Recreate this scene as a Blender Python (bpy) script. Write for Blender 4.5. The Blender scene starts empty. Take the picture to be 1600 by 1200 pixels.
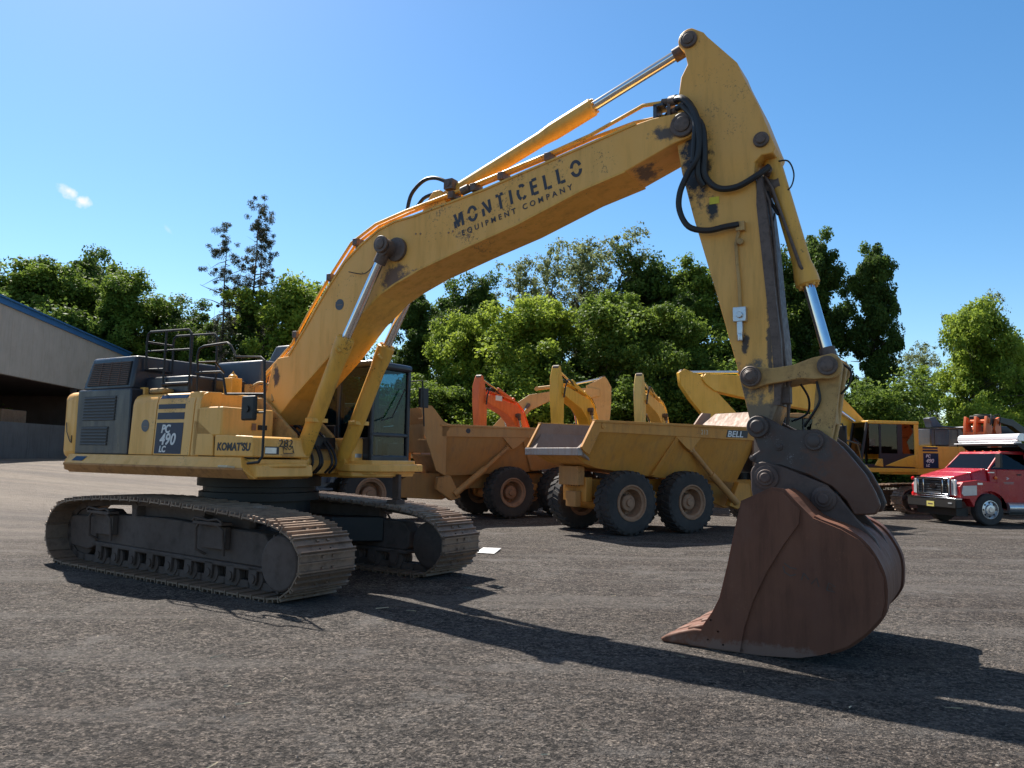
import bpy, bmesh, math, random
import numpy as np
from mathutils import Vector, Matrix, noise
from mathutils.geometry import tessellate_polygon
R = math.radians
sc = bpy.context.scene
C = sc.collection
random.seed(4)

# ------------------------------------------------------------------ camera, sky, sun, exposure
GZ = 0.07
cam = bpy.data.cameras.new("camera"); co = bpy.data.objects.new("camera", cam); C.objects.link(co)
cam.sensor_width = 36; cam.lens = 36 * 1222 / 1600; cam.clip_end = 3000; cam.clip_start = 0.1
co.matrix_world = Matrix.Translation((0, 0, 1.9)) @ Matrix.Rotation(R(90 + 5.38), 4, 'X') @ Matrix.Rotation(R(1.0), 4, 'Z')
sc.camera = co
SUN_AZ, SUN_EL = -33.5, 49.6          # degrees from +Y towards +X, and above the horizon
sd = Vector((math.sin(R(SUN_AZ)) * math.cos(R(SUN_EL)), math.cos(R(SUN_AZ)) * math.cos(R(SUN_EL)), math.sin(R(SUN_EL))))
sl = bpy.data.lights.new("sun", 'SUN'); sl.energy = 5.0; sl.angle = R(0.5); sl.color = (1, .94, .85)
so = bpy.data.objects.new("sun", sl); C.objects.link(so); so.rotation_euler = sd.to_track_quat('Z', 'Y').to_euler()
so.location = (-20, 30, 40)
w = bpy.data.worlds.new("World"); sc.world = w; w.use_nodes = True
nt = w.node_tree; N = nt.nodes; LK = nt.links
bg = N['Background']; bg.inputs['Strength'].default_value = 0.068
sky = N.new('ShaderNodeTexSky'); sky.sky_type = 'NISHITA'; sky.sun_disc = False
sky.sun_elevation = R(SUN_EL); sky.sun_rotation = R(SUN_AZ); sky.air_density = 1.0; sky.dust_density = 0.3; sky.ozone_density = 3.0
sky.altitude = 0
tc = N.new('ShaderNodeTexCoord')
def cloud_mask(d, axis, lo, hi, nscale, soft, st):
    """a small cloud in the sky around direction d; returns a 0..1 socket"""
    d = Vector(d).normalized(); ax = Vector(axis).normalized()
    nz = N.new('ShaderNodeTexNoise'); nz.inputs['Scale'].default_value = nscale; nz.inputs['Detail'].default_value = 5
    LK.new(tc.outputs['Generated'], nz.inputs['Vector'])
    sub = N.new('ShaderNodeVectorMath'); sub.operation = 'SUBTRACT'; sub.inputs[1].default_value = d
    LK.new(tc.outputs['Generated'], sub.inputs[0])
    dp = N.new('ShaderNodeVectorMath'); dp.operation = 'DOT_PRODUCT'; dp.inputs[1].default_value = ax
    LK.new(sub.outputs[0], dp.inputs[0])
    ln = N.new('ShaderNodeVectorMath'); ln.operation = 'LENGTH'; LK.new(sub.outputs[0], ln.inputs[0])
    def m(op, a, b):
        n = N.new('ShaderNodeMath'); n.operation = op
        for i, q in enumerate((a, b)):
            if q is None: continue
            if isinstance(q, (int, float)): n.inputs[i].default_value = q
            else: LK.new(q, n.inputs[i])
        return n.outputs[0]
    a = m('DIVIDE', dp.outputs['Value'], lo)
    l2 = m('MULTIPLY', ln.outputs['Value'], ln.outputs['Value']); p2 = m('MULTIPLY', dp.outputs['Value'], dp.outputs['Value'])
    per = m('DIVIDE', m('SQRT', m('MAXIMUM', m('SUBTRACT', l2, p2), 0), None), hi)
    r = m('SQRT', m('ADD', m('MULTIPLY', a, a), m('MULTIPLY', per, per)), None)
    v = m('ADD', m('SUBTRACT', 1.0, r), m('MULTIPLY', m('SUBTRACT', nz.outputs['Fac'], 0.5), 2.4))
    mr = N.new('ShaderNodeMapRange'); mr.inputs[1].default_value = 0; mr.inputs[2].default_value = soft; mr.inputs[4].default_value = st
    LK.new(v, mr.inputs[0]); return mr.outputs[0]
def raydir(px, py):
    a, b = px - 800, py - 600; cr, sr = math.cos(R(1)), math.sin(R(1))
    x, y = a * cr + b * sr, -a * sr + b * cr; u = -y / 1222; X = x / 1222; c, s = math.cos(R(5.38)), math.sin(R(5.38))
    return Vector((X, c - u * s, s + u * c)).normalized()
d1 = raydir(106, 298); d1b = raydir(126, 313); d2 = raydir(262, 358)
ax = raydir(130, 316) - raydir(95, 294)
m1 = cloud_mask(d1, ax, .0115, .0075, 85, 1.0, 1.0); m1b = cloud_mask(d1b, ax, .0100, .0070, 95, 1.0, 1.0)
m2 = cloud_mask(d2, raydir(270, 366) - raydir(255, 350), .009, .003, 90, 1.4, .35)
def wm(op, a, b):
    n = N.new('ShaderNodeMath'); n.operation = op; LK.new(a, n.inputs[0]); LK.new(b, n.inputs[1]); return n.outputs[0]
msk = wm('MAXIMUM', wm('MAXIMUM', m1, m1b), m2)
cm = N.new('ShaderNodeMix'); cm.data_type = 'RGBA'; hsv = N.new('ShaderNodeHueSaturation'); hsv.inputs['Saturation'].default_value = 1.24; hsv.inputs['Hue'].default_value = .496; hsv.inputs['Value'].default_value = 1.28; LK.new(sky.outputs[0], hsv.inputs['Color']); LK.new(msk, cm.inputs[0]); LK.new(hsv.outputs[0], cm.inputs[6]); cm.inputs[7].default_value = (7.6, 7.8, 8.0, 1)
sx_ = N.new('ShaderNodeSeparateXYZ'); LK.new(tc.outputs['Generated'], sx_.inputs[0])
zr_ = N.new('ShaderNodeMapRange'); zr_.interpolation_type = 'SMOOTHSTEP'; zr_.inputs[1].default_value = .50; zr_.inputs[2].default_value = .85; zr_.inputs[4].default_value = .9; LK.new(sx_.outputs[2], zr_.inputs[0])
cz_ = N.new('ShaderNodeMix'); cz_.data_type = 'RGBA'; LK.new(zr_.outputs[0], cz_.inputs[0]); LK.new(cm.outputs[2], cz_.inputs[6]); cz_.inputs[7].default_value = (2.7, 2.6, 2.45, 1)   # warm grey mixed into the unseen sky overhead, added to warm the shade
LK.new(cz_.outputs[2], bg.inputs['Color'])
sc.view_settings.view_transform = 'Standard'; sc.view_settings.look = 'None'; sc.view_settings.gamma = 1
sc.view_settings.use_curve_mapping = False
sc.view_settings.exposure = 0.95
sc.cycles.max_bounces = 6; sc.cycles.transparent_max_bounces = 12

# ------------------------------------------------------------------ material helpers
MATS = {}
def newmat(name):
    m = bpy.data.materials.new(name); m.use_nodes = True; MATS[name] = m
    return m, m.node_tree.nodes, m.node_tree.links, m.node_tree.nodes['Principled BSDF']
def noise_node(nodes, links, scale, detail=6, rough=.6, vec=None, dist=0):
    n = nodes.new('ShaderNodeTexNoise'); n.inputs['Scale'].default_value = scale; n.inputs['Detail'].default_value = detail
    n.inputs['Roughness'].default_value = rough; n.inputs['Distortion'].default_value = dist
    if vec is not None: links.new(vec, n.inputs['Vector'])
    return n.outputs['Fac']
def ramp(nodes, links, src, p0, p1, c0=(0, 0, 0, 1), c1=(1, 1, 1, 1)):
    r = nodes.new('ShaderNodeValToRGB'); e = r.color_ramp.elements
    e[0].position, e[1].position = p0, p1; e[0].color, e[1].color = c0, c1
    links.new(src, r.inputs[0]); return r.outputs['Color']
def mix(nodes, links, f, a, b):
    n = nodes.new('ShaderNodeMix'); n.data_type = 'RGBA'
    for i, q in ((0, f), (6, a), (7, b)):
        if isinstance(q, (int, float)): n.inputs[i].default_value = q
        elif isinstance(q, tuple): n.inputs[i].default_value = q if len(q) == 4 else q + (1,)
        else: links.new(q, n.inputs[i])
    return n.outputs[2]
def math_(nodes, links, op, a, b=None):
    n = nodes.new('ShaderNodeMath'); n.operation = op
    for i, q in enumerate((a, b)):
        if q is None: continue
        if isinstance(q, (int, float)): n.inputs[i].default_value = q
        else: links.new(q, n.inputs[i])
    return n.outputs[0]
def bump(nodes, links, bsdf, src, strength, dist=.01):
    b = nodes.new('ShaderNodeBump'); b.inputs['Strength'].default_value = strength; b.inputs['Distance'].default_value = dist
    links.new(src, b.inputs['Height']); links.new(b.outputs[0], bsdf.inputs['Normal'])
def paint(name, base, dirt=(.10, .06, .035), dirt_amt=.5, chip=(.03, .02, .015), chip_amt=.5, rough=.42, scale=1.0, fade=None, spots=(), metallic=0, streak=True):
    """weathered paint: fading in broad patches, streaky dirt, small chips and rust specks"""
    m, n, l, b = newmat(name)
    t = n.new('ShaderNodeTexCoord'); v = t.outputs['Object']
    col = mix(n, l, ramp(n, l, noise_node(n, l, .9 * scale, 4, .6, v), .35, .7), base, fade or tuple(min(1, c * 1.12 + .02) for c in base))
    if streak:
        mp = n.new('ShaderNodeMapping'); mp.inputs['Scale'].default_value = (7 * scale, 7 * scale, .9 * scale); l.new(v, mp.inputs[0])
        st = noise_node(n, l, 1.0, 8, .7, mp.outputs[0])
    else: st = noise_node(n, l, 4 * scale, 8, .7, v)
    f1 = math_(n, l, 'MULTIPLY', ramp(n, l, st, .48, .80), dirt_amt)
    col = mix(n, l, f1, col, dirt)
    big = noise_node(n, l, 1.6 * scale, 3, .6, v); fine = noise_node(n, l, 34 * scale, 5, .75, v)
    s = math_(n, l, 'ADD', math_(n, l, 'MULTIPLY', big, .5), math_(n, l, 'MULTIPLY', fine, .6))
    cf = math_(n, l, 'MULTIPLY', ramp(n, l, s, .655, .685), chip_amt)
    col = mix(n, l, cf, col, chip)
    for (p, rad, c) in spots:          # grease and wear with a shape of its own, at a fixed place on the part
        sub = n.new('ShaderNodeVectorMath'); sub.operation = 'SUBTRACT'; l.new(v, sub.inputs[0]); sub.inputs[1].default_value = p
        sx = n.new('ShaderNodeVectorMath'); sx.operation = 'DIVIDE'; l.new(sub.outputs[0], sx.inputs[0]); sx.inputs[1].default_value = rad
        ln = n.new('ShaderNodeVectorMath'); ln.operation = 'LENGTH'; l.new(sx.outputs[0], ln.inputs[0])
        q = math_(n, l, 'ADD', math_(n, l, 'SUBTRACT', 1.0, ln.outputs['Value']), math_(n, l, 'MULTIPLY', math_(n, l, 'SUBTRACT', noise_node(n, l, 7, 7, .75, v), .5), 2.6))
        col = mix(n, l, ramp(n, l, q, .05, .45), col, c)
    l.new(col, b.inputs['Base Color']); b.inputs['Metallic'].default_value = metallic
    rr = ramp(n, l, st, .3, .8, (rough - .08,) * 3 + (1,), (min(1, rough + .3),) * 3 + (1,)); l.new(rr, b.inputs['Roughness'])
    bump(n, l, b, math_(n, l, 'ADD', math_(n, l, 'MULTIPLY', noise_node(n, l, 2.2, 3, .5, v), 3.), math_(n, l, 'MULTIPLY', fine, .25)), .25, .008)
    return m
def flat(name, base, rough=.6, metallic=0, bumpy=0, spec=.5, var=.25):
    m, n, l, b = newmat(name)
    t = n.new('ShaderNodeTexCoord')
    f = noise_node(n, l, 9, 6, .7, t.outputs['Object'])
    col = mix(n, l, ramp(n, l, f, .3, .75), base, tuple(c * (1 - var) for c in base))
    l.new(col, b.inputs['Base Color']); b.inputs['Roughness'].default_value = rough; b.inputs['Metallic'].default_value = metallic
    b.inputs['Specular IOR Level'].default_value = spec
    if bumpy: bump(n, l, b, noise_node(n, l, 30, 5, .7, t.outputs['Object']), bumpy)
    return m
YB = (.78, .385, .070)
M = {}
M['yellow'] = paint('faded_yellow_paint', YB, dirt=(.30, .17, .06), dirt_amt=.45, chip=(.05, .03, .02), chip_amt=.55, fade=(.80, .45, .13))
M['boom'] = paint('boom_yellow_paint', YB, dirt=(.26, .14, .045), dirt_amt=.4, chip=(.04, .025, .02), chip_amt=.7, fade=(.79, .43, .11),
    spots=[((2.98, -.38, 4.30), (.30, .6, .38), (.16, .085, .05)), ((.66, -.38, 3.1), (.08, .3, .20), (.09, .05, .03)), ((7.05, -.38, 5.7), (.38, .5, .10), (.10, .07, .05)),
           ((4.3, -.05, 4.66), (.85, .31, .14), (.17, .10, .07)), ((3.55, -.05, 4.45), (.7, .31, .14), (.15, .09, .065)), ((5.2, -.05, 4.93), (.8, .30, .12), (.20, .11, .07)), ((6.6, -.05, 5.36), (.22, .31, .10), (.16, .10, .07))])
M['arm'] = paint('arm_yellow_paint', (.74, .37, .07), dirt=(.24, .14, .05), dirt_amt=.5, chip=(.06, .04, .03), chip_amt=.5, fade=(.72, .385, .095),
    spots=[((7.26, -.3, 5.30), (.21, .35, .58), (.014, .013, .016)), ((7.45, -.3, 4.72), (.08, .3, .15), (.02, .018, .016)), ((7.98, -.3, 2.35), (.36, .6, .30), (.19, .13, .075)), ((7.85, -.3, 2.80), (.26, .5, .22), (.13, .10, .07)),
           ((8.06, -.3, 3.1), (.04, .4, .8), (.10, .06, .035)), ((7.80, -.3, 3.15), (.05, .3, .2), (.05, .03, .02))])
M['cyl'] = paint('cylinder_yellow_paint', (.70, .36, .05), dirt=(.22, .12, .045), dirt_amt=.6, chip=(.05, .03, .02), chip_amt=.8)
M['rustyellow'] = paint('worn_yellow_iron', (.44, .26, .085), dirt=(.12, .07, .04), dirt_amt=.95, chip=(.03, .02, .018), chip_amt=1, scale=1.6, streak=False, rough=.6)
M['rustedge'] = paint('rusty_lower_edge', (.42, .20, .06), dirt=(.13, .06, .035), dirt_amt=.95, chip=(.10, .045, .025), chip_amt=1, rough=.6, scale=1.8, streak=False)
M['brown'] = paint('rusted_bucket_steel', (.115, .040, .021), dirt=(.060, .027, .017), dirt_amt=.7, chip=(.20, .085, .045), chip_amt=.5, rough=.62, scale=1.3,
    fade=(.165, .060, .029), spots=[((8.2, -1.03, .10), (1.0, .3, .11), (.17, .10, .075)), ((7.9, -1.03, 1.3), (.25, .3, .3), (.14, .055, .03))])
M['ears'] = paint('worn_grey_brown_steel', (.075, .046, .037), dirt=(.04, .035, .035), dirt_amt=.8, chip=(.20, .10, .06), chip_amt=.6, rough=.6, scale=2, streak=False)
M['coupler'] = paint('black_coupler_steel', (.046, .033, .029), dirt=(.11, .052, .034), dirt_amt=.6, chip=(.22, .21, .22), chip_amt=.7, rough=.5, scale=2.4, streak=False,
    spots=[((8.93, -.38, 1.65), (.6, .8, .7), (.11, .048, .028))])
M['navy'] = paint('navy_black_paint', (.013, .016, .025), dirt=(.04, .038, .038), dirt_amt=.3, chip=(.2, .2, .2), chip_amt=.2, rough=.32)
M['track'] = paint('track_shoe_steel', (.22, .15, .105), dirt=(.07, .045, .034), dirt_amt=.9, chip=(.34, .30, .27), chip_amt=.6, rough=.48, scale=1.5, streak=False, metallic=.35)
M['under'] = paint('undercarriage_dirt', (.085, .056, .043), dirt=(.040, .027, .021), dirt_amt=.7, chip=(.14, .10, .08), chip_amt=.4, rough=.8, scale=1.3, streak=False)
M['black'] = flat('black_iron', (.012, .011, .011), .55, bumpy=.2)
M['rubber'] = flat('black_hose_rubber', (.011, .011, .013), .5)
M['tyre'] = paint('dusty_tyre_rubber', (.022, .020, .020), dirt=(.10, .082, .068), dirt_amt=.55, chip=(.02, .02, .02), chip_amt=.3, rough=.8, scale=1.2, streak=False)
M['chrome'] = flat('chromed_rod', (.72, .74, .78), .14, 1, var=.15)
M['pin'] = paint('greasy_pin_steel', (.10, .065, .05), dirt=(.03, .025, .022), dirt_amt=.9, chip=(.18, .12, .09), chip_amt=.6, rough=.5, scale=4, streak=False)
M['grille'] = flat('rusty_grille', (.12, .065, .048), .7)
M['louvre'] = flat('dusty_louvre', (.085, .075, .07), .6)
M['greypaint'] = paint('grey_hood_paint', (.045, .055, .075), dirt=(.10, .10, .10), dirt_amt=.4, rough=.35)
M['tan'] = paint('tan_orange_hauler_paint', (.52, .22, .030), dirt=(.25, .13, .06), dirt_amt=.7, chip=(.10, .05, .03), chip_amt=.6, fade=(.54, .26, .05), rough=.55)
M['tan2'] = paint('dusty_tan_hauler_paint', (.45, .205, .055), dirt=(.28, .155, .08), dirt_amt=.8, chip=(.12, .06, .035), chip_amt=.6, fade=(.47, .24, .08), rough=.6)
M['rim'] = paint('muddy_wheel_rim', (.27, .15, .085), dirt=(.12, .075, .05), dirt_amt=.8, rough=.7, scale=2, streak=False)
M['steelbin'] = paint('worn_bin_steel', (.30, .27, .26), dirt=(.22, .12, .07), dirt_amt=.8, chip=(.14, .07, .04), chip_amt=.6, rough=.45, metallic=.3)
M['liner'] = paint('scuffed_bin_liner', (.17, .115, .085), dirt=(.26, .22, .20), dirt_amt=.6, chip=(.10, .05, .03), chip_amt=.5, rough=.6)
M['copper'] = paint('worn_bin_front', (.27, .16, .105), dirt=(.20, .11, .07), dirt_amt=.5, rough=.6)
M['yellow2'] = paint('bright_yellow_paint', (.66, .36, .03), dirt=(.25, .13, .04), dirt_amt=.4, chip=(.04, .03, .02), chip_amt=.5, rough=.4)
M['yellow3'] = paint('pale_yellow_paint', (.70, .45, .12), dirt=(.25, .15, .06), dirt_amt=.4, chip=(.04, .03, .02), chip_amt=.5, rough=.45)
M['orange'] = paint('orange_paint', (.68, .13, .025), dirt=(.25, .07, .03), dirt_amt=.4, chip=(.03, .02, .02), chip_amt=.5, rough=.45)
M['tanex'] = paint('tan_yellow_paint', (.50, .29, .09), dirt=(.25, .15, .08), dirt_amt=.5, rough=.5)
M['red'] = paint('red_truck_paint', (.36, .006, .014), dirt=(.2, .02, .02), dirt_amt=.12, chip=(.2, .01, .01), chip_amt=0, rough=.22, streak=False)
M['white'] = flat('white_marking', (.75, .76, .76), .5)
M['navymark'] = flat('navy_marking', (.012, .030, .075), .55, spec=.25)
M['darkmark'] = flat('black_marking', (.03, .03, .035), .5)
M['boommark'] = flat('dark_grey_lettering', (.045, .042, .05), .5)
M['sandmark'] = flat('cream_marking', (.60, .50, .34), .5)
M['silver'] = flat('bare_aluminium', (.62, .62, .64), .3, .8)
M['plate'] = flat('pale_yellow_plate', (.62, .55, .16), .5)
M['lamp_orange'] = flat('orange_lens', (.85, .16, .01), .3)
M['lamp_red'] = flat('red_lens', (.75, .01, .01), .2)
M['headlamp'] = flat('headlamp_lens', (.55, .57, .6), .15, .3)
M['yellowtag'] = flat('yellow_tag', (.72, .60, .03), .5)
M['tarp'] = flat('white_tarp_housing', (.82, .82, .84), .3, .3, var=.05)
M['beige'] = paint('beige_siding', (.44, .37, .30), dirt=(.28, .23, .19), dirt_amt=.4, chip_amt=0, rough=.7)
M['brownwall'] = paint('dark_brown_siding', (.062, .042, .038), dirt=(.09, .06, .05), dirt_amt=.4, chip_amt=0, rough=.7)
M['concrete'] = paint('grey_concrete', (.12, .112, .108), dirt=(.07, .062, .058), dirt_amt=.6, chip_amt=.2, rough=.9)
M['bluetrim'] = flat('blue_roof_trim', (.045, .16, .36), .4)
M['seat'] = flat('dark_seat_cloth', (.03, .03, .035), .8)
M['paper'] = flat('white_sheet', (.7, .7, .7), .8)
M['bark'] = flat('tree_bark', (.075, .058, .045), .9, bumpy=.5)
def glass(name, tint, refl=.9):
    m, n, l, b = newmat(name); n.remove(b); out = n['Material Output']
    tr = n.new('ShaderNodeBsdfTransparent'); tr.inputs[0].default_value = tint + (1,)
    gl = n.new('ShaderNodeBsdfGlossy'); gl.inputs['Roughness'].default_value = .03; gl.inputs[0].default_value = (refl, refl, refl, 1)
    ge = n.new('ShaderNodeNewGeometry'); dt = n.new('ShaderNodeVectorMath'); dt.operation = 'DOT_PRODUCT'; l.new(ge.outputs['Normal'], dt.inputs[0]); l.new(ge.outputs['Incoming'], dt.inputs[1])
    fz = math_(n, l, 'ADD', math_(n, l, 'MULTIPLY', math_(n, l, 'POWER', math_(n, l, 'SUBTRACT', 1.0, math_(n, l, 'ABSOLUTE', dt.outputs['Value'])), 5.0), .7), .028)
    mx = n.new('ShaderNodeMixShader'); l.new(fz, mx.inputs[0]); l.new(tr.outputs[0], mx.inputs[1]); l.new(gl.outputs[0], mx.inputs[2])
    l.new(mx.outputs[0], out.inputs[0]); return m
M['glass'] = glass('tinted_cab_glass', (.42, .58, .64)); M['glass2'] = glass('truck_glass', (.25, .32, .38)); M['brownglass'] = glass('brown_cab_glass', (.34, .26, .20))
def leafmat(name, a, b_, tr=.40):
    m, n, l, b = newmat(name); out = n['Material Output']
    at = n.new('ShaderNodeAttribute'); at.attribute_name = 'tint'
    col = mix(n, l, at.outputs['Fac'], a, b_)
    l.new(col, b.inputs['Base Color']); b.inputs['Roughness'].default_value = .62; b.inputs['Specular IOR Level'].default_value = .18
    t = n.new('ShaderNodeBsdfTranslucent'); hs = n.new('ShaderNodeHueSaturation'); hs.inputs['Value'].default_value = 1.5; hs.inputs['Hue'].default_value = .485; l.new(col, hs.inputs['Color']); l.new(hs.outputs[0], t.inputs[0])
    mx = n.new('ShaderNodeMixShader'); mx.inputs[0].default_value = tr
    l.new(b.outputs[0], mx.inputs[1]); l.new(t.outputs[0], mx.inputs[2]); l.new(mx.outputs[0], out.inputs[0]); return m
M['leaf_dark'] = leafmat('dark_leaves', (.026, .055, .014), (.088, .150, .027))
M['leaf_mid'] = leafmat('green_leaves', (.040, .082, .016), (.145, .225, .034))
M['leaf_light'] = leafmat('light_green_leaves', (.075, .14, .020), (.25, .34, .045), .45)
M['leaf_pale'] = leafmat('pale_grey_green_leaves', (.075, .10, .045), (.17, .21, .085), .45)
M['needle'] = leafmat('dull_needles', (.03, .042, .022), (.07, .075, .04), .2)

# ------------------------------------------------------------------ mesh helpers
SPLIT = {'wear_strap', 'pin', 'pipe_clamps', 'front_fender', 'filler_neck', 'hose_fittings', 'pipe_clamp', 'roller', 'carrier_roller', 'mounting_ear', 'side_window', 'cylinder_lug', 'boom_bracket', 'side_panel', 'arm_link', 'mirror', 'step', 'handrail', 'side_rail', 'hoses', 'stripe', 'cab_window', 'link_arm', 'side_pipe', 'thin_hoses', 'grease_pipe', 'latch'}
class MB:
    def __init__(s): s.v = []; s.f = []; s.ch = []
    def add(s, vs, fs):
        o = len(s.v); vs = list(vs); s.ch.append((o, o + len(vs), len(s.f), len(s.f) + len(fs))); s.v += [tuple(p) for p in vs]; s.f += [tuple(i + o for i in f) for f in fs]; return s
    def box(s, x0, x1, y0, y1, z0, z1):
        if x0 > x1: x0, x1 = x1, x0
        if y0 > y1: y0, y1 = y1, y0
        return s.add([(x0, y0, z0), (x1, y0, z0), (x1, y1, z0), (x0, y1, z0), (x0, y0, z1), (x1, y0, z1), (x1, y1, z1), (x0, y1, z1)],
                     [(0, 3, 2, 1), (4, 5, 6, 7), (0, 1, 5, 4), (1, 2, 6, 5), (2, 3, 7, 6), (3, 0, 4, 7)])
    def hexa(s, lo, hi):           # two quads, joined
        return s.add(list(lo) + list(hi), [(0, 3, 2, 1), (4, 5, 6, 7), (0, 1, 5, 4), (1, 2, 6, 5), (2, 3, 7, 6), (3, 0, 4, 7)])
    def prism(s, prof, y0, y1, axis='y'):
        n = len(prof)
        def P(a, b, t): return {'y': (a, t, b), 'x': (t, a, b), 'z': (a, b, t)}[axis]
        vs = [P(a, b, y0) for a, b in prof] + [P(a, b, y1) for a, b in prof]
        fs = [tuple(range(n)), tuple(range(2 * n - 1, n - 1, -1))] + [(i, i + n, (i + 1) % n + n, (i + 1) % n) for i in range(n)]
        return s.add(vs, fs)
    def tube(s, pts, r, seg=10, smooth=False, caps=True):
        pts = [Vector(p) for p in pts]
        if smooth: pts = spline(pts, smooth)
        rs = r if isinstance(r, (list, tuple)) else [r] * len(pts)
        n = len(pts); rings = []; up = None
        for i, p in enumerate(pts):
            d = (pts[min(i + 1, n - 1)] - pts[max(i - 1, 0)])
            if d.length < 1e-9: d = Vector((0, 0, 1))
            d.normalize()
            if up is None: up = d.orthogonal().normalized()
            up = (up - d * up.dot(d)); up = up.normalized() if up.length > 1e-6 else d.orthogonal().normalized()
            sd_ = d.cross(up)
            k = 1.0
            if 0 < i < n - 1:
                a = (pts[i] - pts[i - 1]).normalized(); b = (pts[i + 1] - pts[i]).normalized(); c = max(.35, math.sqrt(max(0, (1 + a.dot(b)) / 2))); k = 1 / c if c < .98 else 1
            rings.append([p + (up * math.cos(t) + sd_ * math.sin(t)) * rs[i] * min(k, 1.25) for t in [2 * math.pi * j / seg for j in range(seg)]])
        vs = [q for rg in rings for q in rg]; fs = []
        for i in range(n - 1):
            for j in range(seg):
                a = i * seg + j; b = i * seg + (j + 1) % seg; fs.append((a, b, b + seg, a + seg))
        if caps: fs += [tuple(range(seg - 1, -1, -1)), tuple((n - 1) * seg + j for j in range(seg))]
        return s.add(vs, fs)
    def cyl(s, p0, p1, r, seg=20, r1=None): return s.tube([p0, p1], [r, r if r1 is None else r1], seg)
    def lathe(s, prof, c, axis, seg=28, caps=True):
        """prof: (radius, offset along axis)"""
        ax = Vector(axis).normalized(); u = ax.orthogonal().normalized(); v = ax.cross(u); c = Vector(c); n = len(prof)
        vs = [c + ax * h + (u * math.cos(2 * math.pi * j / seg) + v * math.sin(2 * math.pi * j / seg)) * r for r, h in prof for j in range(seg)]
        fs = [(i * seg + j, i * seg + (j + 1) % seg, (i + 1) * seg + (j + 1) % seg, (i + 1) * seg + j) for i in range(n - 1) for j in range(seg)]
        if caps and prof[0][0] > 1e-6: fs.append(tuple(range(seg - 1, -1, -1)))
        if caps and prof[-1][0] > 1e-6: fs.append(tuple((n - 1) * seg + j for j in range(seg)))
        return s.add(vs, fs)
    def quad(s, a, b, c, d): return s.add([a, b, c, d], [(0, 1, 2, 3)])
    def groups(s, tol=.012):
        """which pieces touch each other (by their boxes)"""
        bb = []
        for a, b, _, _ in s.ch:
            P = np.array(s.v[a:b]); bb.append((P.min(0) - tol, P.max(0) + tol))
        n = len(bb); par = list(range(n))
        def fd(i):
            while par[i] != i: i = par[i]
            return i
        for i in range(n):
            for j in range(i):
                if (bb[i][0] < bb[j][1]).all() and (bb[j][0] < bb[i][1]).all(): par[fd(i)] = fd(j)
        g = {}
        for i in range(n): g.setdefault(fd(i), []).append(i)
        return list(g.values())
    def build(s, name, mat, parent=None, bevel=0, smooth=True, seg=2, label=None, angle=35):
        if name in SPLIT and len(s.ch) > 1:
            gs = s.groups()
            if len(gs) > 1:
                r = None
                for g in gs:
                    q = MB()
                    for i in g:
                        a, b, c, d = s.ch[i]; q.add(s.v[a:b], [tuple(k - a for k in f) for f in s.f[c:d]])
                    o = q.build(name, mat, parent, bevel, smooth, seg, label, angle); r = r or o
                return r
        me = bpy.data.meshes.new(name); me.from_pydata(s.v, [], s.f); me.validate(); me.update()
        bm = bmesh.new(); bm.from_mesh(me); bmesh.ops.recalc_face_normals(bm, faces=bm.faces); bm.to_mesh(me); bm.free()
        return finish(me, name, mat, parent, bevel, smooth, seg, label, angle)
def finish(me, name, mat, parent=None, bevel=0, smooth=True, seg=2, label=None, angle=35):
    me.materials.append(M[mat] if isinstance(mat, str) else mat)
    o = bpy.data.objects.new(name, me); C.objects.link(o)
    if smooth:
        me.shade_smooth(); me.set_sharp_from_angle(angle=R(angle))
    if bevel:
        b = o.modifiers.new('bevel', 'BEVEL'); b.width = bevel; b.segments = seg; b.limit_method = 'ANGLE'; b.angle_limit = R(35); b.harden_normals = False
    if parent: o.parent = parent
    if label: o['label'] = label
    return o
def spline(pts, k=6):
    pts = [Vector(p) for p in pts]; out = []; n = len(pts)
    for i in range(n - 1):
        p0, p1, p2, p3 = pts[max(i - 1, 0)], pts[i], pts[i + 1], pts[min(i + 2, n - 1)]
        for j in range(k):
            t = j / k
            out.append(.5 * ((2 * p1) + (p2 - p0) * t + (2 * p0 - 5 * p1 + 4 * p2 - p3) * t * t + (3 * p1 - p0 - 3 * p2 + p3) * t ** 3))
    return out + [pts[-1]]
def thing(name, label, cat, loc=(0, 0, 0), rz=0, group=None):
    o = bpy.data.objects.new(name, None); C.objects.link(o); o.location = loc; o.rotation_euler = (0, 0, rz); o.empty_display_size = .3
    o['label'] = label; o['category'] = cat
    if group: o['group'] = group
    return o
def tag(o, label, cat, group=None, kind=None):
    o['label'] = label; o['category'] = cat
    if group: o['group'] = group
    if kind: o['kind'] = kind
    return o
def arc(cx, cy, r, a0, a1, n=8): return [(cx + r * math.cos(R(a0 + (a1 - a0) * i / n)), cy + r * math.sin(R(a0 + (a1 - a0) * i / n))) for i in range(n + 1)]
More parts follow.
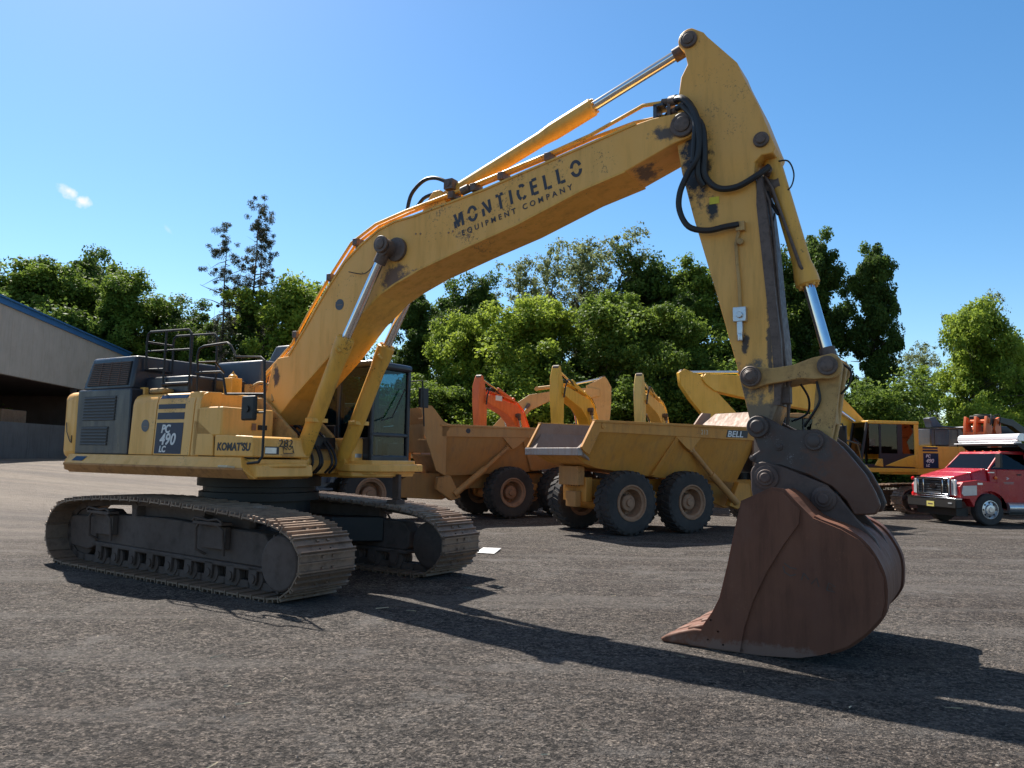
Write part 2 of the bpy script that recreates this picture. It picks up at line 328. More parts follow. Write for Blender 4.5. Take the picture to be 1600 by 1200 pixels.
def text(body, name, mat, parent, loc, xd, yd, size, shear=0, bold=0, extrude=.002, squeeze=1.0, spacing=1.0):
    """lettering as real thin mesh; xd = reading direction, yd = up, thickness along their cross product"""
    cu = bpy.data.curves.new(name, 'FONT'); cu.body = body; cu.size = size; cu.shear = shear; cu.offset = bold; cu.extrude = extrude; cu.space_character = spacing
    ob = bpy.data.objects.new(name, cu); C.objects.link(ob)
    bpy.context.view_layer.update()
    me = bpy.data.meshes.new_from_object(ob.evaluated_get(bpy.context.evaluated_depsgraph_get()))
    C.objects.unlink(ob); bpy.data.objects.remove(ob)
    xd = Vector(xd).normalized(); yd = Vector(yd).normalized(); zd = xd.cross(yd)
    mt = Matrix((xd * squeeze, yd, zd)).transposed().to_4x4(); mt.translation = Vector(loc)
    me.transform(mt); me.materials.clear()
    return finish(me, name, mat, parent, smooth=False)
def strokes(paths, name, mat, parent, loc, xd, yd, wdt, th=.002):
    """stencil lettering drawn as flat strokes in the plane xd, yd"""
    xd = Vector(xd).normalized(); yd = Vector(yd).normalized(); zd = xd.cross(yd); o = Vector(loc); b = MB()
    for p in paths:
        n = len(p); L = []; Rr = []
        for i in range(n):
            a = Vector(p[max(i - 1, 0)]); c = Vector(p[min(i + 1, n - 1)]); d = (c - a).normalized(); nn = Vector((-d.y, d.x)) * wdt / 2
            q = Vector(p[i]); L.append(q + nn); Rr.append(q - nn)
        W = lambda q, h: o + xd * q.x + yd * q.y + zd * h
        for i in range(n - 1):
            b.hexa([W(Rr[i], 0), W(Rr[i + 1], 0), W(L[i + 1], 0), W(L[i], 0)], [W(Rr[i], th), W(Rr[i + 1], th), W(L[i + 1], th), W(L[i], th)])
    return b.build(name, mat, parent, smooth=False)

# ------------------------------------------------------------------ ground
def sstep(a, b, x):
    t = min(1, max(0, (x - a) / (b - a))); return t * t * (3 - 2 * t)
def gh(x, y):
    s = -.85 * x + .5 * y
    return GZ + 1.32 * sstep(17, 40, s) + .0 
def make_ground():
    n = 340; vs = []; k = 5.2
    ax_ = [math.sinh(k * (i / (n - 1) * 2 - 1)) / math.sinh(k) * 450 for i in range(n)]
    for j in range(n):
        for i in range(n):
            x = ax_[i] + 0; y = ax_[j] + 8
            h = gh(x, y)
            if abs(x) < 40 and -5 < y < 60:
                h += .016 * noise.noise((x * .5, y * .5, 0)) + .010 * noise.noise((x * 1.7, y * 1.7, 3)) + .005 * noise.noise((x * 5, y * 5, 7))
            vs.append((x, y, h))
    fs = [(j * n + i, j * n + i + 1, (j + 1) * n + i + 1, (j + 1) * n + i) for j in range(n - 1) for i in range(n - 1)]
    m, nd, l, b = newmat('asphalt_millings_ground'); M['ground'] = m
    t = nd.new('ShaderNodeTexCoord'); v = t.outputs['Object']
    patch = noise_node(nd, l, .35, 6, .62, v, .4); mid = noise_node(nd, l, 3.2, 7, .7, v)
    grit = noise_node(nd, l, 30, 7, .85, v); fine = noise_node(nd, l, 130, 3, .8, v)
    vor = nd.new('ShaderNodeTexVoronoi'); vor.inputs['Scale'].default_value = 55; l.new(v, vor.inputs['Vector'])
    vor2 = nd.new('ShaderNodeTexVoronoi'); vor2.inputs['Scale'].default_value = 24; l.new(v, vor2.inputs['Vector'])
    col = mix(nd, l, ramp(nd, l, patch, .35, .68), (.092, .079, .073), (.150, .141, .136))
    col = mix(nd, l, math_(nd, l, 'MULTIPLY', ramp(nd, l, mid, .42, .72), .55), col, (.052, .050, .052))
    col = mix(nd, l, ramp(nd, l, grit, .40, .58), mix(nd, l, .75, col, (.016, .014, .014)), col)
    cl = noise_node(nd, l, 11, 6, .8, v, .3)
    col = mix(nd, l, math_(nd, l, 'MULTIPLY', ramp(nd, l, cl, .50, .66), .35), col, (.165, .142, .125))
    col = mix(nd, l, math_(nd, l, 'MULTIPLY', ramp(nd, l, cl, .34, .46, (1, 1, 1, 1), (0, 0, 0, 1)), .5), col, (.028, .024, .023))
    cs = nd.new('ShaderNodeSeparateColor'); l.new(vor.outputs['Color'], cs.inputs[0])
    col = mix(nd, l, math_(nd, l, 'MULTIPLY', ramp(nd, l, cs.outputs[0], .80, .98), .42), col, (.16, .145, .13))
    wv = nd.new('ShaderNodeVectorMath'); wv.operation = 'ADD'; nzv = nd.new('ShaderNodeTexNoise'); nzv.inputs['Scale'].default_value = 18; nzv.inputs['Detail'].default_value = 3; l.new(v, nzv.inputs['Vector'])
    sv = nd.new('ShaderNodeVectorMath'); sv.operation = 'SCALE'; sv.inputs['Scale'].default_value = .05; l.new(nzv.outputs['Color'], sv.inputs[0]); l.new(v, wv.inputs[0]); l.new(sv.outputs[0], wv.inputs[1])
    for sc__, lo_, hi_, am in ((75, .25, 2.1, .85), (34, .18, 2.3, .8), (13, .6, 1.4, .35), (5, .8, 1.22, .3)):
        vv = nd.new('ShaderNodeTexVoronoi'); vv.inputs['Scale'].default_value = sc__; l.new(wv.outputs[0], vv.inputs['Vector']); c3 = nd.new('ShaderNodeSeparateColor'); l.new(vv.outputs['Color'], c3.inputs[0])
        g3 = ramp(nd, l, c3.outputs[0], .0, 1.0, (lo_, lo_, lo_, 1), (hi_, hi_ * .97, hi_ * .93, 1)); ml = nd.new('ShaderNodeMix'); ml.data_type = 'RGBA'; ml.blend_type = 'MULTIPLY'; ml.inputs[0].default_value = am; l.new(col, ml.inputs[6]); l.new(g3, ml.inputs[7]); col = ml.outputs[2]
    cs2 = nd.new('ShaderNodeSeparateColor'); l.new(vor2.outputs['Color'], cs2.inputs[0])
    inner = ramp(nd, l, vor2.outputs['Distance'], .18, .32, (1, 1, 1, 1), (0, 0, 0, 1))
    col = mix(nd, l, math_(nd, l, 'MULTIPLY', math_(nd, l, 'MULTIPLY', ramp(nd, l, cs2.outputs[1], .90, .97), inner), .7), col, (.25, .23, .20))
    blot = noise_node(nd, l, 1.1, 8, .78, v, .2)
    col = mix(nd, l, math_(nd, l, 'MULTIPLY', ramp(nd, l, blot, .54, .68), .6), col, (.26, .24, .225))
    col = mix(nd, l, math_(nd, l, 'MULTIPLY', ramp(nd, l, blot, .30, .44, (1, 1, 1, 1), (0, 0, 0, 1)), .6), col, (.034, .028, .026))
    # stretched wheel scuffs: long light streaks pressed into the yard
    mp = nd.new('ShaderNodeMapping'); mp.inputs['Scale'].default_value = (.10, .8, 1); mp.inputs['Rotation'].default_value = (0, 0, R(-14)); l.new(v, mp.inputs[0])
    st = noise_node(nd, l, 1.6, 7, .68, mp.outputs[0], .3)
    col = mix(nd, l, math_(nd, l, 'MULTIPLY', ramp(nd, l, st, .50, .68), .6), col, (.215, .195, .18))
    # the pale, dusty crushed-stone area towards the shed
    sp = nd.new('ShaderNodeSeparateXYZ'); l.new(v, sp.inputs[0])
    s = math_(nd, l, 'ADD', math_(nd, l, 'MULTIPLY', sp.outputs[0], -.85), math_(nd, l, 'MULTIPLY', sp.outputs[1], .5))
    s = math_(nd, l, 'ADD', s, math_(nd, l, 'MULTIPLY', math_(nd, l, 'SUBTRACT', st, .5), 12))
    mr = nd.new('ShaderNodeMapRange'); mr.inputs[1].default_value = 12.5; mr.inputs[2].default_value = 24; l.new(s, mr.inputs[0])
    pale = mix(nd, l, ramp(nd, l, noise_node(nd, l, .9, 7, .7, mp.outputs[0]), .38, .66), (.34, .29, .245), (.22, .195, .18))
    pale = mix(nd, l, math_(nd, l, 'MULTIPLY', ramp(nd, l, mid, .45, .7), .45), pale, (.20, .165, .14))
    col = mix(nd, l, mr.outputs[0], col, pale)
    l.new(col, b.inputs['Base Color']); b.inputs['Roughness'].default_value = .92; b.inputs['Specular IOR Level'].default_value = .25
    hh = math_(nd, l, 'ADD', math_(nd, l, 'MULTIPLY', grit, 1.), math_(nd, l, 'MULTIPLY', vor.outputs['Distance'], -.8))
    hh = math_(nd, l, 'ADD', hh, math_(nd, l, 'MULTIPLY', fine, .35)); hh = math_(nd, l, 'ADD', hh, math_(nd, l, 'MULTIPLY', cl, 2.0)); hh = math_(nd, l, 'ADD', hh, math_(nd, l, 'MULTIPLY', mid, 1.2))
    bump(nd, l, b, hh, 1.0, .045)
    me = bpy.data.meshes.new('ground'); me.from_pydata(vs, [], fs); me.update()
    o = finish(me, 'ground', 'ground'); o['kind'] = 'structure'
make_ground()
def stones():
    rnd = random.Random(2); b = MB()
    for i in range(5200):
        y = 2.6 + 15 * rnd.random() ** 1.7; x = rnd.uniform(-.8, .8) * y
        r = rnd.uniform(.003, .010) * (1.6 if rnd.random() < .06 else 1); z = GZ + rnd.uniform(-.004, .003) + .016 * noise.noise((x * .5, y * .5, 0)) + .010 * noise.noise((x * 1.7, y * 1.7, 3))
        a = [rnd.uniform(.6, 1.3) * r for _ in range(6)]
        b.add([(x + a[0], y, z), (x, y + a[1], z), (x - a[2], y, z), (x, y - a[3], z), (x + rnd.uniform(-.3, .3) * r, y, z + a[4] * .9)], [(0, 1, 4), (1, 2, 4), (2, 3, 4), (3, 0, 4)])
    m, n, l, bs = newmat('loose_stone'); M['stone'] = m; g = n.new('ShaderNodeNewGeometry')
    l.new(ramp(n, l, g.outputs['Random Per Island'], .2, 1, (.06, .052, .05, 1), (.26, .23, .20, 1)), bs.inputs['Base Color']); bs.inputs['Roughness'].default_value = .9
    o = b.build('gravel', 'stone', smooth=False); tag(o, 'loose small stones scattered over the dark yard', 'gravel', kind='stuff')
stones()

# ------------------------------------------------------------------ shared machine pieces
def shoe_belt(path, y0, y1, name, parent, mat='track', pitch=.262):
    """closed tracked belt: plates with three grousers each, link chain inside"""
    P = [Vector((x, 0, z)) for x, z in path]
    P = spline(P + [P[0]], 8)[:-1]; n = len(P); L = [0]
    for i in range(n): L.append(L[-1] + (P[(i + 1) % n] - P[i]).length)
    tot = L[-1]; k = round(tot / pitch); step = tot / k
    def at(s):
        s %= tot
        for i in range(n):
            if L[i + 1] >= s: return P[i].lerp(P[(i + 1) % n], (s - L[i]) / (L[i + 1] - L[i]))
        return P[0]
    cen = sum(P, Vector()) / n; b = MB(); lk = MB()
    for j in range(k):
        a = at(j * step); c = at((j + 1) * step); d = (c - a).normalized(); nn = Vector((d.z, 0, -d.x)); mid = (a + c) / 2
        if nn.dot(mid - cen) < 0: nn = -nn
        def W(s, h, y): q = a + d * s + nn * h; return (q.x, y, q.z)
        def rib(s0, s1, h0, h1, ya, yb, top=1.0):
            m_ = (s0 + s1) / 2; hw = (s1 - s0) / 2 * top
            b.hexa([W(s0, h0, ya), W(s1, h0, ya), W(s1, h0, yb), W(s0, h0, yb)], [W(m_ - hw, h1, ya), W(m_ + hw, h1, ya), W(m_ + hw, h1, yb), W(m_ - hw, h1, yb)])
        rib(.012, step - .016, -.062, -.042, y0, y1)
        rib(.012, .042, -.043, -.0, y0 + .004, y1 - .004, .62); rib(step * .45, step * .45 + .028, -.043, -.008, y0 + .004, y1 - .004, .62); rib(step - .045, step - .017, -.043, -.004, y0 + .004, y1 - .004, .62)
        rib(step - .034, step - .016, -.078, -.062, y0, y1)
        ym = (y0 + y1) / 2
        for yy in (ym - .085, ym + .085):
            for ss in (step * .2, step * .72):
                b.box(0, 0, 0, 0, 0, 0) if False else rib(ss - .018, ss + .018, -.042, -.022, yy - .02, yy + .02, .8)
            for sgn in (-1, 1):
                pass
            lk.hexa([W(-.01, -.16, yy - .025), W(step + .03, -.16, yy - .025), W(step + .03, -.16, yy + .025), W(-.01, -.16, yy + .025)],
                    [W(-.01, -.062, yy - .025), W(step + .03, -.062, yy - .025), W(step + .03, -.062, yy + .025), W(-.01, -.062, yy + .025)])
    o = b.build(name, mat, parent, smooth=False)
    lk.build('link_chain', 'under', o, smooth=False)
    return o
def hyd(parent, name, p0, p1, p2, r, rr, y, mat='cyl', head=1.22, eye=.12, flare=.22, w=.11):
    """hydraulic cylinder in the xz plane at y: barrel p0->p1, rod p1->p2"""
    a, b_, c = [Vector((q[0], y, q[1])) for q in (p0, p1, p2)]
    d = (b_ - a).normalized(); L = (b_ - a).length; m = MB()
    m.tube([a, a + d * .12, a + d * (L - flare - .18), a + d * (L - flare), b_ - d * .02, b_], [r * .8, r, r, r * head, r * head, r * head * .8], 22)
    m.cyl(a + Vector((0, -w, 0)), a + Vector((0, w, 0)), eye, 20)
    for ang in range(0, 360, 45):     # gland bolts
        o_ = d.orthogonal().normalized(); s = d.cross(o_); q = b_ + (o_ * math.cos(R(ang)) + s * math.sin(R(ang))) * r * head * .74
        m.cyl(q - d * .03, q + d * .022, .016, 6)
    o = m.build(name, mat, parent)
    MB().cyl(b_ - d * .05, c, rr, 20).build('rod', 'chrome', o)
    e = MB(); e.cyl(c + Vector((0, -w, 0)), c + Vector((0, w, 0)), eye, 20); e.cyl(c - (c - b_).normalized() * (eye + .12), c, rr * 1.35, 16)
    e.build('rod_eye', 'pin', o)
    return o
def pinend(m, x, y, z, r, h=.05, s=-1):
    """a pin boss with bolted cap standing out of a plate"""
    m.lathe([(r, 0), (r, h * .55), (r * .93, h * .7), (r * .62, h * .7), (r * .62, h), (r * .5, h * 1.15), (0, h * 1.15)], (x, y, z), (0, s, 0), 24)
def disc(name, mat, parent, c, axis, r, th=.004, seg=24):
    return MB().lathe([(r, 0), (r, th), (0, th)], c, axis, seg).build(name, mat, parent)

# ------------------------------------------------------------------ the big excavator
UX, UY, UT, TT = -4.014, 12.668, 30.97, 34.4
ex = thing('excavator', 'big weathered yellow excavator in front, long boom raised, brown bucket on the ground', 'excavator', (UX, UY, 0), -R(UT))
tr_rot = Matrix.Rotation(R(UT - TT), 4, 'Z')          # undercarriage turned a little against the house
def T_(o):
    o.matrix_local = tr_rot @ o.matrix_local; return o
# undercarriage
loop = [(-2.5, GZ), (-1.2, GZ - .005), (0, GZ - .005), (1.2, GZ - .005), (2.45, GZ), (2.80, .13), (3.03, .33), (3.13, .57), (3.06, .79), (2.86, .95), (2.45, 1.08), (1.6, 1.16), (.7, 1.20), (-.3, 1.235), (-1.3, 1.225), (-2.0, 1.19), (-2.62, 1.12), (-2.93, .98), (-3.11, .76), (-3.14, .52), (-3.05, .30), (-2.83, .12)]
for sy in (-1, 1):
    y0, y1 = (-1.785, -.875) if sy < 0 else (.90, 1.785)
    tr = thing('x', 'x', 'x'); bpy.data.objects.remove(tr)
    T_(shoe_belt(loop, y0, y1, 'track', ex))
    yo = sy * 1.335
    f = MB()
    ya, yb = yo - .13, yo + .13
    f.prism([(-2.15, .46), (2.05, .42), (2.12, .48), (2.14, .72), (2.00, .86), (-.3, .93), (-2.1, .90)], ya, yb)
    f.prism([(-2.2, .40), (2.1, .36), (2.1, .42), (-2.2, .47)], ya - .04, yb + .04)
    f.prism([(-2.86, .46), (-2.80, .36), (-2.3, .32), (-2.06, .40), (-2.06, .82), (-2.12, .86), (-2.8, .84), (-2.88, .78)], ya - .03, yb + .03)
    f.prism([(-2.55, .84), (-2.0, .98), (-1.75, .98), (-1.6, .90), (-1.9, .84)], ya + .04, yb - .04)
    f.box(-1.15, -1.02, ya, yb, .88, 1.04); f.box(.55, .68, ya, yb, .86, 1.02)
    f.box(-1.1, 1.5, yo - sy * .02, yo - sy * .14, .86, 1.08)
    fo = T_(f.build('track_frame', 'under', ex, bevel=.02))
    g = MB()
    for i in range(9):
        x = -1.95 + i * .475; z = .27 - .0 * i
        for s2 in (-1, 1): g.lathe([(.09, 0), (.15, .01), (.15, .05), (.12, .07), (.12, .12)], (x, yo + s2 * .13, z), (0, -s2, 0), 18)
        g.cyl((x, ya - .06, z), (x, yb + .06, z), .06, 14)
        g.prism([(x - .08, z - .02), (x - .05, z - .08), (x + .05, z - .08), (x + .08, z - .02), (x + .08, z + .14), (x - .08, z + .14)], ya - .04, ya - .01); g.prism([(x - .08, z - .02), (x - .05, z - .08), (x + .05, z - .08), (x + .08, z - .02), (x + .08, z + .14), (x - .08, z + .14)], yb + .01, yb + .04)
    g.build('roller', 'under', fo)
    g = MB()
    for x in (-1.085, .615): g.cyl((x, yo - .12, 1.05), (x, yo + .12, 1.05), .075, 18)
    g.build('carrier_roller', 'under', fo)
    g = MB(); so_ = -1 if sy < 0 else 1
    g.lathe([(.30, -.09), (.33, -.03), (.33, .03), (.30, .09)], (2.60, yo, .56), (0, 1, 0), 30)
    for a in range(0, 360, 17): g.cyl((2.60 + .33 * math.cos(R(a)), yo - .03, .56 + .33 * math.sin(R(a))), (2.60 + .33 * math.cos(R(a)), yo + .03, .56 + .33 * math.sin(R(a))), .035, 8)
    g.build('drive_sprocket', 'under', fo)
    g = MB(); g.lathe([(.37, 0), (.37, .27), (.35, .30), (.34, .36), (.32, .375), (0, .375)], (2.60, yo, .55), (0, so_, 0), 36)
    g.lathe([(.35, 0), (.35, .17), (.30, .20), (0, .20)], (2.60, yo, .55), (0, -so_, 0), 30)
    for a in range(0, 360, 20): g.cyl((2.60 + .365 * math.cos(R(a)), yo + so_ * .27, .55 + .365 * math.sin(R(a))), (2.60 + .365 * math.cos(R(a)), yo + so_ * .315, .55 + .365 * math.sin(R(a))), .020, 6)
    g.build('final_drive_cover', 'under', fo, bevel=.006)
    g = MB(); g.lathe([(.3, -.09), (.37, -.07), (.37, .07), (.3, .09)], (-2.60, yo, .57), (0, 1, 0), 30); g.build('idler_wheel', 'under', fo)
    for x in (-1.75, 1.05):       # climbing steps on the frame
        st = MB(); yy = ya if sy < 0 else yb; s = so_
        st.tube([(x - .26, yy + s * .02, .50), (x - .30, yy + s * .15, .58), (x - .30, yy + s * .16, .86), (x - .22, yy + s * .17, .94), (x + .20, yy + s * .17, .93), (x + .28, yy + s * .15, .86), (x + .26, yy + s * .1, .52)], .020, 8)
        st.box(x - .34, x + .30, yy + s * .02, yy + s * .19, .925, .965); st.box(x - .30, x + .26, yy + s * .01, yy + s * .09, .60, .90)
        st.tube([(x - .36, yy + s * .18, .97), (x - .30, yy + s * .18, 1.01), (x, yy + s * .18, .985), (x + .2, yy + s * .18, 1.01), (x + .3, yy + s * .18, .97)], .018, 8)
        st.build('step', 'under', fo, bevel=.006)
m = MB(); m.prism([(-1.35, -1.2), (-.75, -.9), (.75, -.9), (1.35, -1.2), (1.6, -1.2), (1.05, -.6), (1.05, .6), (1.6, 1.2), (1.35, 1.2), (.75, .9), (-.75, .9), (-1.35, 1.2), (-1.6, 1.2), (-1.05, .6), (-1.05, -.6), (-1.6, -1.2)], .52, .92, 'z')
m.prism([(.8 * math.cos(R(a)), .8 * math.sin(R(a))) for a in range(0, 360, 20)], .88, 1.20, 'z')
T_(m.build('centre_frame', 'black', ex, bevel=.02))
MB().box(1.0, 1.12, .98, .985, .62, .72).build('white_sticker', 'white', ex, label='small white sticker on the far track frame').matrix_local = tr_rot
m = MB(); m.lathe([(.92, 0), (.92, .12), (.86, .13), (.86, .2), (.95, .21), (.95, .37), (.9, .38)], (0, 0, 1.18), (0, 0, 1), 48)
m.build('turntable', 'black', ex)
# house base
m = MB()
m.prism([(-2.95, -1.36), (-2.6, -1.45), (1.51, -1.45), (1.51, -.47), (1.2, -.47), (1.2, .42), (1.55, .42), (1.9, .5), (1.95, 1.5), (-2.95, 1.5)], 1.60, 1.82, 'z')
m.prism([(-2.9, -1.28), (1.45, -1.36), (1.45, -.5), (-1, -.4), (-1, .5), (1.4, .5), (1.7, 1.35), (-2.9, 1.35)], 1.54, 1.62, 'z')
m.build('house_base', 'yellow', ex, bevel=.015)
m = MB(); P = [(-1.44, 1.845), (-1.53, 1.84), (-1.61, 1.70), (-1.61, 1.675), (-1.50, 1.555), (-1.44, 1.555)]
m.prism(P, -2.78, 1.40, 'x'); mm = m.v; n6 = len(P)
for i in range(n6, 2 * n6):     # slanting front end
    x, y, z = mm[i]; mm[i] = (x + (z - 1.7) * -.9 + .05, y, z)
m.build('catwalk', 'yellow', ex, bevel=.008)
m = MB(); m.prism([(-1.617, 1.70), (-1.617, 1.672), (-1.503, 1.548), (-1.44, 1.548), (-1.44, 1.56), (-1.50, 1.56), (-1.60, 1.675)], -2.785, 1.47, 'x'); m.build('lower_edge', 'rustedge', ex, label='rusty brown underside edge of the catwalk')
MB().hexa([(-2.58, -1.600, 1.735), (-2.30, -1.600, 1.735), (-2.30, -1.595, 1.735), (-2.58, -1.595, 1.735)], [(-2.52, -1.560, 1.805), (-2.22, -1.560, 1.805), (-2.22, -1.555, 1.805), (-2.52, -1.555, 1.805)]).build('blue_sticker', 'navymark', ex, label='small blue sticker on the rear end of the catwalk')
m = MB(); m.prism([(1.3, 1.81), (1.6, 1.74), (1.62, 1.58), (1.52, 1.55), (1.3, 1.55)], -1.49, -.47)
m.tube([(1.56, -1.35, 1.72), (1.60, -1.1, 1.735), (1.60, -.6, 1.735)], .035, 8); m.build('front_sill', 'yellow', ex, bevel=.012)
m = MB(); m.tube([(1.12, -1.60, 1.70), (1.10, -1.70, 1.715), (1.28, -1.70, 1.715), (1.30, -1.60, 1.70)], .014, 8); m.build('grab_hook', 'sandmark', ex)
# counterweight
pl = [(-2.70, -1.46), (-2.90, -1.455)] + [(-2.95 - .47 * math.sin(R(a)), -1.0 - .46 * math.cos(R(a))) for a in range(10, 91, 10)] + [(-3.42, 1.0)] + [(-2.95 - .47 * math.sin(R(a)), 1.0 + .46 * math.cos(R(a))) for a in range(80, -1, -10)] + [(-2.70, 1.46)]
m = MB(); m.prism(pl, 1.76, 2.86, 'z'); m.build('counterweight', 'yellow', ex, bevel=.13, seg=4)
m = MB(); m.prism([(x + .02, y * .99) for x, y in pl], 1.57, 1.77, 'z'); m.build('counterweight_foot', 'rustedge', ex, bevel=.04, label='rusty chipped lower edge of the counterweight')
MB().tube([(-3.02, -1.47, 2.35), (-2.99, -1.475, 2.2), (-2.90, -1.47, 2.05), (-2.86, -1.465, 2.02), (-2.86, -1.465, 2.14)], .007, 5).build('scratch_mark', 'darkmark', ex)
# engine side: navy panel and hood
m = MB(); m.box(-2.69, -1.27, -1.50, -1.1, 1.84, 2.87); pn = m.build('radiator_door', 'navy', ex, bevel=.02)
def shear(m, k=.08, z0=1.84):
    m.v = [(x + k * (z - z0), y, z) for x, y, z in m.v]; return m
def louvre(parent, x0, x1, z0, z1, y, n, mat='grille', tilt=0):
    b = MB(); b.box(x0, x1, y - .004, y + .02, z0, z1); shear(b, tilt); g = b.build('grille', 'black', parent)
    b = MB()
    for i in range(n):
        z = z0 + (i + .5) * (z1 - z0) / n; h = (z1 - z0) / n * .24
        b.hexa([(x0 + .015, y - .02, z - h), (x1 - .015, y - .02, z - h), (x1 - .015, y - .004, z - h), (x0 + .015, y - .004, z - h)],
               [(x0 + .015, y - .010, z + h), (x1 - .015, y - .010, z + h), (x1 - .015, y - .004, z + h), (x0 + .015, y - .004, z + h)])
    shear(b, tilt); b.build('slats', mat, g, smooth=False)
louvre(pn, -2.55, -1.68, 2.37, 2.76, -1.50, 8, 'louvre', .06); louvre(pn, -2.55, -1.82, 1.98, 2.28, -1.50, 6, 'louvre', .06)
m = MB(); m.hexa([(-2.66, -1.46, 2.86), (-1.34, -1.46, 2.86), (-1.34, 1.42, 2.86), (-2.66, 1.42, 2.86)], [(-2.53, -1.38, 3.40), (-1.36, -1.38, 3.40), (-1.36, 1.34, 3.40), (-2.53, 1.34, 3.40)])
hd = m.build('engine_hood', 'navy', ex, bevel=.045, seg=3)
b = MB(); b.hexa([(-2.52, -1.462, 2.93), (-1.44, -1.462, 2.93), (-1.44, -1.44, 2.93), (-2.52, -1.44, 2.93)], [(-2.44, -1.408, 3.31), (-1.44, -1.408, 3.31), (-1.44, -1.38, 3.31), (-2.44, -1.38, 3.31)]); g = b.build('grille', 'black', hd)
b = MB()
for i in range(12):
    t = (i + .5) / 12; z = 2.93 + .38 * t; y = -1.466 + .054 * t; x0 = -2.51 + .08 * t
    b.box(x0, -1.45, y - .012, y + .004, z - .007, z + .007)
for xx in (-2.2, -1.95, -1.7):
    b.hexa([(xx, -1.476, 2.93), (xx + .012, -1.476, 2.93), (xx + .012, -1.46, 2.93), (xx, -1.46, 2.93)], [(xx, -1.42, 3.31), (xx + .012, -1.42, 3.31), (xx + .012, -1.40, 3.31), (xx, -1.40, 3.31)])
b.build('slats', 'grille', g, smooth=False)
# yellow side doors, with a rounded upper edge
def sidepanel(x0, x1, name, mat='yellow', par=ex, top=2.77, dy=0):
    b = MB(); b.prism([(-1.50 + dy, 1.85), (-1.50 + dy, top - .16), (-1.485 + dy, top - .09), (-1.45 + dy, top - .035), (-1.38, top), (-1.15, top + .01), (-1.15, 1.85)], x0, x1, 'x')
    shear(b); return b.build(name, mat, par, bevel=.006)
d1_ = sidepanel(-1.250, -.670, 'side_door'); d2_ = sidepanel(-.652, .195, 'side_door'); d3_ = sidepanel(.213, .33, 'side_pillar')
m = MB(); m.box(-1.26, .34, -1.47, -1.40, 1.84, 2.60); m.box(.2, 1.49, -1.47, -1.40, 1.83, 2.12); m.build('panel_backing', 'black', ex)
disc('round_badge', 'greypaint', d1_, (-.86, -1.500, 2.285), (0, -1, 0), .092, .005)
MB().box(-.90, -.82, -1.507, -1.505, 2.27, 2.277).build('badge_line', 'rim', d1_)
def slantbox(x0, x1, z0, z1, mat, name, par, y=-1.5005, k=.08):
    b = MB(); b.box(x0, x1, y - .003, y, z0, z1); shear(b, k); return b.build(name, mat, par, smooth=False)
slantbox(-.62, .0, 1.87, 2.325, 'navymark', 'model_plate', d2_); MATS['navy_marking'].node_tree.nodes['Principled BSDF'].inputs['Roughness'].default_value = .35
slantbox(-.62, .0, 2.375, 2.475, 'navymark', 'stripe', d2_); slantbox(-.62, .0, 2.53, 2.60, 'navymark', 'stripe', d2_)
b = MB(); b.hexa([(-.62, -1.487, 2.685), (.0, -1.487, 2.685), (.0, -1.48, 2.685), (-.62, -1.48, 2.685)], [(-.62, -1.455, 2.74), (.0, -1.455, 2.74), (.0, -1.44, 2.74), (-.62, -1.44, 2.74)]); shear(b); b.build('stripe', 'navymark', d2_, smooth=False)
XD, ZD = (1, 0, 0), (0, 0, 1)
text('PC', 'lettering', 'white', d2_, (-.47, -1.505, 2.18), XD, ZD, .165, .25, .006)
text('490', 'lettering', 'white', d2_, (-.50, -1.505, 2.005), XD, ZD, .235, .25, .006, squeeze=1.0, spacing=1.03)
text('LC', 'lettering', 'white', d2_, (-.50, -1.505, 1.895), XD, ZD, .125, .2, .005)
# body behind the doors, stepped boxes to the front
m = MB(); m.box(-1.30, .10, -1.35, 1.35, 1.8, 2.76); m.box(-2.7, -1.25, -1.3, 1.45, 1.8, 2.9); m.build('engine_house', 'yellow', ex, bevel=.02)
m = MB(); m.box(-2.69, .02, 1.40, 1.52, 1.84, 2.78); m.build('side_door', 'yellow', ex, bevel=.02, label='yellow doors along the far side of the house')
sidebits = ((.10, .37, 1.82, 2.775, -.42, 'oil_tank'), (.30, .86, 2.13, 2.545, -.56, 'fuel_tank'))
for x0, x1, z0, z1, yb, nm in sidebits:
    m = MB(); m.box(x0, x1, -1.48 if nm == 'oil_tank' else -1.50, yb, z0, z1); m.build(nm, 'yellow', ex, bevel=.03, seg=3)
m = MB(); m.prism([(.262, 1.855), (.262, 2.35), (.36, 2.35), (.69, 2.14), (.705, 1.855)], -1.50, -1.2); m.build('side_door', 'yellow', ex, bevel=.008)
m = MB(); m.prism([(.73, 1.845), (.73, 2.155), (1.48, 2.13), (1.52, 2.10), (1.53, 1.845)], -1.50, -.46); tb = m.build('tool_box', 'yellow', ex, bevel=.02, seg=3)
m = MB(); m.box(.40, .86, -1.44, -.6, 1.85, 2.16); m.build('tool_box_rear', 'yellow', ex)
text("KOMAT'SU", 'lettering', 'darkmark', tb, (.79, -1.502, 1.935), XD, ZD, .145, .12, .0065, squeeze=.92, spacing=1.05)
YD = (0, 1, 0)
text('282', 'lettering', 'darkmark', tb, (1.534, -1.06, 1.995), YD, ZD, .15, 0, .0, squeeze=1.2)
b = MB(); b.box(1.526, 1.532, -1.30, -1.05, 1.885, 1.995); v_ = b.build('vent_plate', 'darkmark', tb)
b = MB(); b.box(1.53, 1.536, -1.30, -1.10, 1.90, 1.98); b.build('vent_slot', 'silver', v_)
strokes([[(0, .1), (0, 0), (.18, 0)], [(0, .09), (.06, .05), (.06, .1), (.11, .05), (.17, .09), (.2, .0), (.17, .03)]], 'emblem', 'darkmark', tb, (1.534, -.97, 1.905), YD, ZD, .012)
